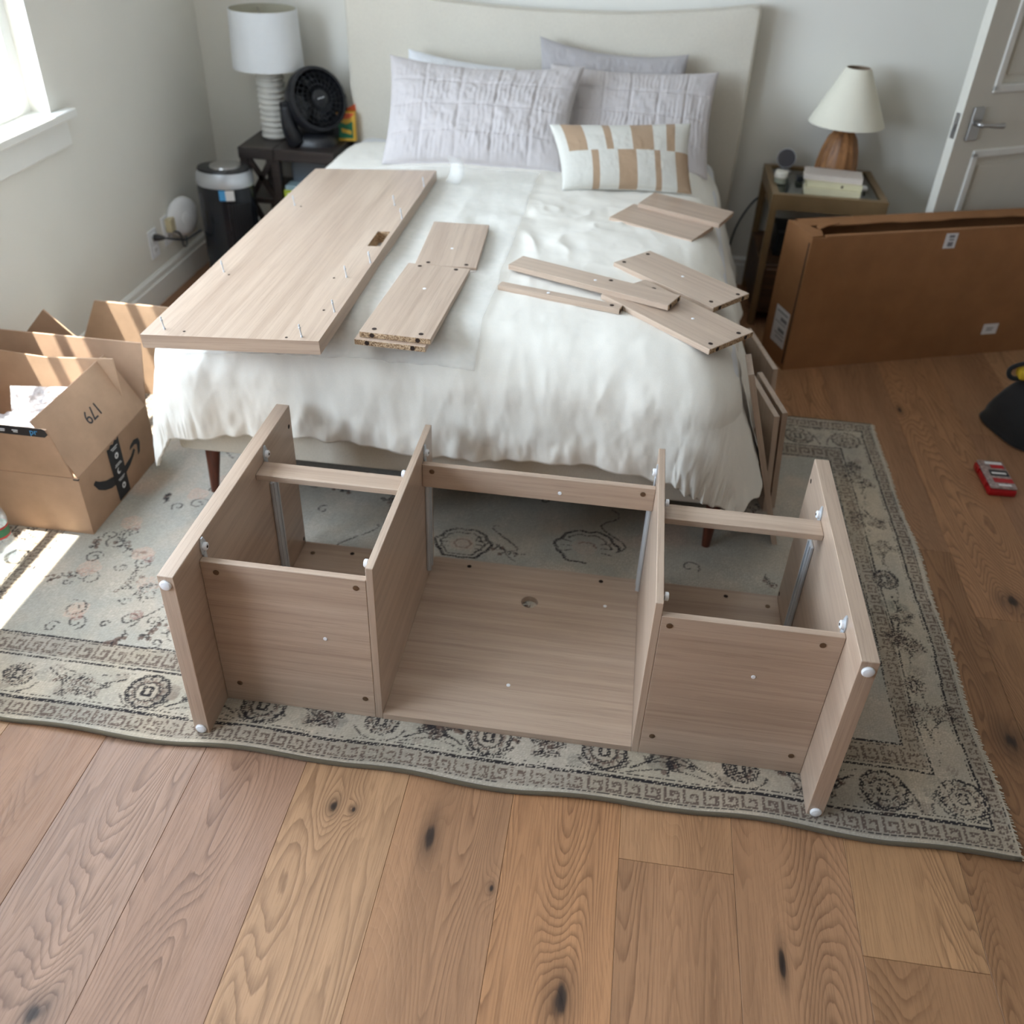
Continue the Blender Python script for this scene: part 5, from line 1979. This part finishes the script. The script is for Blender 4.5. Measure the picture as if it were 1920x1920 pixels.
def carton_small():
    M = frame_m((-1.205, 3.930, 0.5305), (0.98, 0.18, 0), (-0.18, 0.98, 0))
    b = tag(bpy.data.objects.new('crayon_carton', None), 'small yellow and green carton behind the black fan', 'box')
    COL.objects.link(b)
    b.matrix_basis = M
    bm = BM()
    box(bm, -0.038, 0.038, -0.02, 0.02, 0.0, 0.112, 0.001)
    obj('carton', bm, M_CRAYON, b, local=True)
    bm = BM()
    prism(bm, [(-0.034, 0.012), (0.026, 0.012), (0.026, 0.078), (0.0, 0.066), (-0.034, 0.078)], lambda x, z, h: (x, -0.0202 - h, z), 0, 0.0005)
    obj('green_print', bm, M_GREENC, b, local=True)
    bm = BM()
    prism(bm, [(-0.037, 0.084), (0.016, 0.090), (0.037, 0.110), (-0.037, 0.110)], lambda x, z, h: (x, -0.0202 - h, z), 0, 0.0005)
    obj('orange_print', bm, M_ORANGEC, b, local=True)
    bm = BM()
    prism(bm, [(-0.02, 0.036), (0.02, 0.026), (0.02, 0.042), (-0.02, 0.052)], lambda x, z, h: (x, -0.0208 - h, z), 0, 0.0004)
    obj('yellow_print', bm, M_CRAYON, b, local=True)
    bm = BM()
    hexa(bm, [(-0.038, 0.018, 0.111), (0.038, 0.018, 0.111), (0.038, 0.020, 0.111), (-0.038, 0.020, 0.111)], [(0.0, 0.015, 0.120), (0.044, 0.019, 0.142), (0.044, 0.021, 0.142), (0.0, 0.017, 0.120)])
    obj('carton_flap', bm, M_ORANGEC, b, local=True)


carton_small()


def purifier():
    c = Vector((-1.625, 3.60, 0.0))
    p = thing('tower_heater', 'black oval tower heater with a silver dial top against the window wall', 'heater', c)
    a, b = 0.118, 0.095

    def oval(bm, prof):
        rings = []
        for k, z in prof:
            rings.append([bm.verts.new((c.x + a * k * math.cos(t), c.y + b * k * math.sin(t), z)) for t in [2 * PI * q / 48 for q in range(48)]])
        skin(bm, rings)
    bm = BM()
    oval(bm, [(1.08, 0.0008), (1.08, 0.02), (0.98, 0.035), (0.97, 0.40), (0.965, 0.418)])
    obj('housing', bm, M_GLOSSB, p, 40)
    bm = BM()
    oval(bm, [(0.975, 0.4185), (0.985, 0.43), (0.97, 0.452), (0.90, 0.474)])
    obj('silver_band', bm, M_SILVER, p, 40)
    bm = BM()
    oval(bm, [(0.90, 0.4742), (0.86, 0.482), (0.70, 0.486)])
    obj('control_top', bm, M_BLACK, p, 40)
    bm = BM()
    lathe(bm, [(0.062, 0.486), (0.060, 0.492), (0.040, 0.494), (0.001, 0.495)], (c.x + 0.01, c.y, 0), seg=32)
    obj('dial', bm, M_METAL, p, 40)
    for n, m, t0, t1 in (('rating_sticker', M_BLUEINK, -1.50, -1.28), ('rating_sticker', M_LABELP, -1.28, -0.98)):
        bm = BM()
        ts = np.linspace(t0, t1, 7)
        A = [[bm.verts.new((c.x + (a * 0.985 + e) * math.cos(t), c.y + (b * 0.985 + e) * math.sin(t), z)) for t in ts] for e in (0.0005, 0.001) for z in (0.375, 0.415)]
        for (q, r) in ((0, 1), (2, 3), (0, 2), (1, 3)):
            for k in range(6):
                bm.faces.new((A[q][k], A[q][k + 1], A[r][k + 1], A[r][k]))
        obj(n, bm, m, p)
    bm = BM()
    ts = np.linspace(-1.2, -0.4, 9)
    for k in range(9):
        t = ts[k]
        x, y = c.x + (a * 0.975) * math.cos(t), c.y + (b * 0.975) * math.sin(t)
        cyl(bm, (x, y, 0.06), (x, y, 0.36), 0.0035, seg=6)
    tag(obj('louvre', bm, M_BLACK, p), kind='stuff')


purifier()


def outlets():
    def plate(y0, y1, z0, z1, label):
        o = thing('wall_outlet', label, 'outlet', (XL, (y0 + y1) / 2, (z0 + z1) / 2), group='wall outlets by the corner')
        bm = BM()
        box(bm, XL + 0.0003, XL + 0.006, y0, y1, z0, z1, 0.002, 2)
        obj('cover_plate', bm, M_WPLAST, o)
        for zz in ((z0 + z1) / 2 - 0.025, (z0 + z1) / 2 + 0.025):
            bm = BM()
            box(bm, XL + 0.006, XL + 0.008, (y0 + y1) / 2 - 0.016, (y0 + y1) / 2 + 0.016, zz - 0.014, zz + 0.014, 0.002)
            s = obj('socket', bm, M_WPLAST, o)
            for dy in (-0.006, 0.006):
                bm = BM()
                box(bm, XL + 0.0079, XL + 0.0084, (y0 + y1) / 2 + dy - 0.0012, (y0 + y1) / 2 + dy + 0.0012, zz - 0.005, zz + 0.005)  # raised dark bar, its colour the shade of a slot
                obj('slot', bm, M_HOLE, s)
        return o
    plate(3.335, 3.405, 0.175, 0.285, 'white wall outlet holding the black power plug')
    plate(3.460, 3.530, 0.185, 0.300, 'white wall outlet holding the ivory adapter')
    p = thing('power_plug', 'black power plug with a dark cord in the first wall outlet', 'plug', (XL + 0.03, 3.37, 0.255))
    bm = BM()
    lathe(bm, [(0.013, 0.0085), (0.014, 0.02), (0.011, 0.034), (0.006, 0.05)], (XL, 3.37, 0.255), (1, 0.25, -0.05), 12)
    obj('plug_body', bm, M_BLACK, p, 40)
    bm = BM()
    tube(bm, spline([(XL + 0.048, 3.382, 0.252), (XL + 0.075, 3.42, 0.236), (XL + 0.085, 3.48, 0.215), (XL + 0.09, 3.54, 0.212), (XL + 0.10, 3.60, 0.215)], 6), 0.004, 8)
    obj('cord', bm, M_CABLE, p, True)
    a = thing('power_adapter', 'ivory power adapter with a looped grey cord under the round router', 'adapter', (XL + 0.02, 3.495, 0.262))
    bm = BM()
    box(bm, XL + 0.0085, XL + 0.034, 3.476, 3.518, 0.238, 0.292, 0.004, 2)
    obj('adapter_body', bm, M_IVORY, a)
    bm = BM()
    tube(bm, spline([(XL + 0.028, 3.50, 0.238), (XL + 0.036, 3.535, 0.215), (XL + 0.036, 3.548, 0.165), (XL + 0.036, 3.566, 0.152), (XL + 0.036, 3.583, 0.165), (XL + 0.034, 3.588, 0.215)], 6), 0.0035, 8)
    obj('cord', bm, M_CABLE, a, True)
    r = thing('round_router', 'white disc-shaped plug-in wifi router on the window wall', 'router', (XL + 0.03, 3.585, 0.285))
    bm = BM()
    ax = (0.93, -0.36, 0)
    c = (XL + 0.022, 3.585, 0.272)
    lathe(bm, [(0.034, 0.0), (0.074, 0.004), (0.080, 0.012), (0.078, 0.026), (0.058, 0.037), (0.034, 0.041), (0.001, 0.0415)], c, ax, 40)
    b = obj('disc_body', bm, M_WPLAST, r, 60)
    bm = BM()
    lathe(bm, [(0.024, 0.0405), (0.024, 0.0432), (0.020, 0.0445), (0.001, 0.045)], c, ax, 28)
    obj('centre_button', bm, M_WPLAST, b, 50)
    bm = BM()
    box(bm, XL + 0.0085, XL + 0.03, 3.53, 3.565, 0.275, 0.295, 0.003)
    obj('plug_block', bm, M_WPLAST, r)


outlets()


# ------------------------------------------------------------------ brass bedside table and what stands on it
def right_stand():
    x0, x1, y0, y1, zt = 0.527, 0.955, 3.635, 4.045, 0.53
    n = thing('side_table', 'dark brass side table with a glass top on the far side of the bed', 'side table', ((x0 + x1) / 2, 3.84, 0))
    w = 0.026
    bm = BM()
    holed(bm, [x0, x0 + w, x1 - w, x1], [y0, y0 + w, y1 - w, y1], lambda x, y: x0 + w < x < x1 - w and y0 + w < y < y1 - w, lambda x, y, z: (x, y, z), zt - 0.058, zt)
    obj('top_frame', bm, M_BRASS, n)
    bm = BM()
    box(bm, x0 + w - 0.002, x1 - w + 0.002, y0 + w - 0.002, y1 - w + 0.002, zt - 0.014, zt - 0.006)
    obj('glass_top', bm, M_TABGLASS, n)
    bm = BM()
    box(bm, x0 + w, x1 - w, y0 + w, y1 - w, zt - 0.05, zt - 0.045)
    obj('mirror_panel', bm, plain('grey_lacquer', (150, 150, 140), 0.25), n)
    for x in (x0, x1 - w):
        for y in (y0, y1 - w):
            bm = BM()
            box(bm, x, x + w, y, y + w, 0.0008, zt - 0.058, 0.002)
            obj('leg', bm, M_BRASS, n)
    bm = BM()
    box(bm, x0 + 0.004, x1 - 0.004, y0 + 0.004, y1 - 0.004, 0.055, 0.255, 0.003)
    d = obj('lower_cabinet', bm, M_BROWN, n)
    bm = BM()
    box(bm, x0 + 0.03, x1 - 0.03, y0 - 0.004, y0 + 0.0045, 0.075, 0.24, 0.003)
    obj('drawer_front', bm, M_BROWN, d)
    # on the lower shelf
    g = thing('speaker_box', 'black speaker box half hidden inside the brass side table', 'speaker', (0.68, 3.83, 0.256))
    bm = BM()
    box(bm, 0.585, 0.73, 3.74, 3.90, 0.2556, 0.36, 0.006, 2)
    obj('cabinet', bm, M_BLACK, g)
    bm = BM()
    box(bm, 0.595, 0.72, 3.735, 3.741, 0.265, 0.35, 0.002)
    obj('front_cloth', bm, M_NYLON, g)
    bm = BM()
    tube(bm, spline([(0.44, 4.035, 0.10), (0.455, 4.03, 0.25), (0.50, 4.03, 0.36), (0.56, 4.05, 0.42)], 8), 0.004, 8)
    tag(obj('lamp_cord', bm, M_CABLE), 'dark lamp cord hanging behind the brass side table', 'cord')


right_stand()
TOPR = 0.5245   # top of the glass


def lamp_right():
    c = (0.788, 3.915, TOPR)
    l = thing('table_lamp', 'carved wooden gourd table lamp with a cream cone shade beside the door', 'lamp', c, group='bedside lamps')
    bm = BM()
    lathe(bm, [(0.074, 0.0), (0.078, 0.02), (0.076, 0.06), (0.068, 0.11), (0.054, 0.155), (0.036, 0.182), (0.016, 0.192)], c, seg=72, ribs=(14, 0.07))
    obj('carved_base', bm, M_GOURD, l, True)
    bm = BM()
    lathe(bm, [(0.012, 0.190), (0.012, 0.204), (0.008, 0.208), (0.008, 0.24)], c, seg=16)
    obj('stem', bm, M_BLACK, l, 40)
    bm = BM()
    lathe(bm, [(0.143, 0.212), (0.046, 0.408), (0.0435, 0.408), (0.140, 0.212)], c, seg=56, cap0=False, cap1=False)
    sh = obj('lamp_shade', bm, M_SHADE2, l, 40)
    bm = BM()
    lathe(bm, [(0.1395, 0.2135), (0.0432, 0.4075)], c, seg=56, cap0=False, cap1=False)
    obj('shade_lining', bm, plain('warm_shade_lining', (160, 138, 118), 0.8), sh, True)
    bm = BM()
    for a in (0.4, 2.5, 4.6):
        cyl(bm, (c[0], c[1], c[2] + 0.37), (c[0] + 0.045 * math.cos(a), c[1] + 0.045 * math.sin(a), c[2] + 0.40), 0.0015, seg=6)
    cyl(bm, (c[0], c[1], c[2] + 0.24), (c[0], c[1], c[2] + 0.375), 0.005, seg=10)
    obj('shade_fitter', bm, M_METAL, l)


lamp_right()


def table_items():
    rot = -0.10
    M0 = Matrix.Translation((0.755, 3.735, 0)) @ Matrix.Rotation(rot, 4, 'Z')
    z = TOPR + 0.0005
    specs = [('cream book at the bottom of the pile on the brass side table', M_BOOKCREAM, 0.205, 0.125, 0.026, 0.0, 0.0), ('cream book in the middle of the pile on the brass side table', M_BOOKCREAM, 0.200, 0.120, 0.018, 0.004, 0.03), ('pale pink book topmost on the brass side table', M_BOOKPINK, 0.215, 0.105, 0.020, -0.004, -0.02)]
    for k, (lab, m, L, W, h, dx, dr) in enumerate(specs):
        b = tag(bpy.data.objects.new('book', None), lab, 'book', 'books on the brass side table')
        COL.objects.link(b)
        b.matrix_basis = M0 @ Matrix.Translation((dx, 0.012 * k, z)) @ Matrix.Rotation(dr, 4, 'Z')
        bm = BM()
        box(bm, -L / 2, L / 2, -W / 2, W / 2, 0, 0.0022)
        box(bm, -L / 2, L / 2, -W / 2, W / 2, h - 0.0022, h)
        box(bm, -L / 2, L / 2, -W / 2 - 0.0015, -W / 2 + 0.001, 0.0, h, 0.0005)
        obj('cover', bm, m, b, local=True)
        bm = BM()
        box(bm, -L / 2 + 0.003, L / 2 - 0.003, -W / 2 + 0.0012, W / 2 - 0.004, 0.0023, h - 0.0023)
        obj('pages', bm, M_PAPER, b, local=True)
        if k == 1:
            bm = BM()
            box(bm, 0.022, 0.030, -W / 2 - 0.002, -W / 2 - 0.0014, 0.004, 0.014)
            obj('spine_mark', bm, M_BROWN, b, local=True)
        z += h + 0.0004
    bm = BM()
    M = frame_m((0.874, 3.765, TOPR + 0.013), (0.95, 0.25, 0), (-0.25, 0.95, 0))
    lathe(bm, [(0.006, -0.02), (0.0115, -0.014), (0.0115, 0.014), (0.006, 0.02)], (0, 0, 0), (1, 0, 0), 16)
    root_at('pill_tube', bm, M_WPLAST, M, 'small white tube lying beside the pile of books', 'tube', smooth=40)
    # round display on a stand
    c = Vector((0.598, 3.955, TOPR + 0.055))
    d = thing('round_display', 'small round dark-faced clock standing on the brass side table', 'clock', (c.x, c.y, TOPR))
    ax = Vector((-0.12, -0.95, 0.30)).normalized()
    bm = BM()
    lathe(bm, [(0.026, -0.018), (0.036, -0.012), (0.0385, 0.0), (0.036, 0.006)], c, ax, 36)
    obj('clock_case', bm, M_SILVER, d, 40)
    bm = BM()
    lathe(bm, [(0.0345, 0.0062), (0.0335, 0.0075)], c, ax, 36)
    obj('clock_face', bm, plain('smoky_clock_glass', (66, 66, 74), 0.15), d, 40)
    bm = BM()
    lathe(bm, [(0.030, 0.0003), (0.030, 0.006), (0.012, 0.010), (0.010, 0.026)], (c.x, c.y + 0.012, TOPR), seg=24)
    obj('clock_stand', bm, M_SILVER, d, 40)
    # candle jar
    c = (0.568, 3.80, TOPR)
    j = thing('candle_jar', 'white lidded candle jar on the corner of the brass side table', 'candle', c)
    bm = BM()
    lathe(bm, [(0.022, 0.0003), (0.026, 0.004), (0.026, 0.022), (0.0255, 0.0225)], c, seg=28)
    obj('jar', bm, M_TABGLASS, j, 40)
    bm = BM()
    lathe(bm, [(0.0235, 0.023), (0.026, 0.025), (0.026, 0.043), (0.024, 0.046), (0.001, 0.047)], c, seg=28)
    obj('lid', bm, M_CANDLE, j, 40)
    bm = BM()
    lathe(bm, [(0.021, 0.0015), (0.0235, 0.004), (0.0235, 0.0222)], c, seg=24)
    obj('wax', bm, M_CANDLE, j, 40)
    bm = BM()
    box(bm, 0.635, 0.662, 3.83, 3.87, TOPR + 0.0003, TOPR + 0.022, 0.006, 2)
    tag(obj('jewellery_box', bm, M_BLACK), 'tiny black box on the glass beside the book pile', 'box')


table_items()

# ------------------------------------------------------------------ to metres
_done = set()
for o in list(SC.objects):
    if o.type in ('CAMERA', 'LIGHT'):
        continue
    if o.type == 'MESH' and o.data.name not in _done:
        _done.add(o.data.name)
        o.data.transform(Matrix.Scale(S, 4))
        o.data.update()
    o.location = o.location * S
bpy.context.view_layer.update()
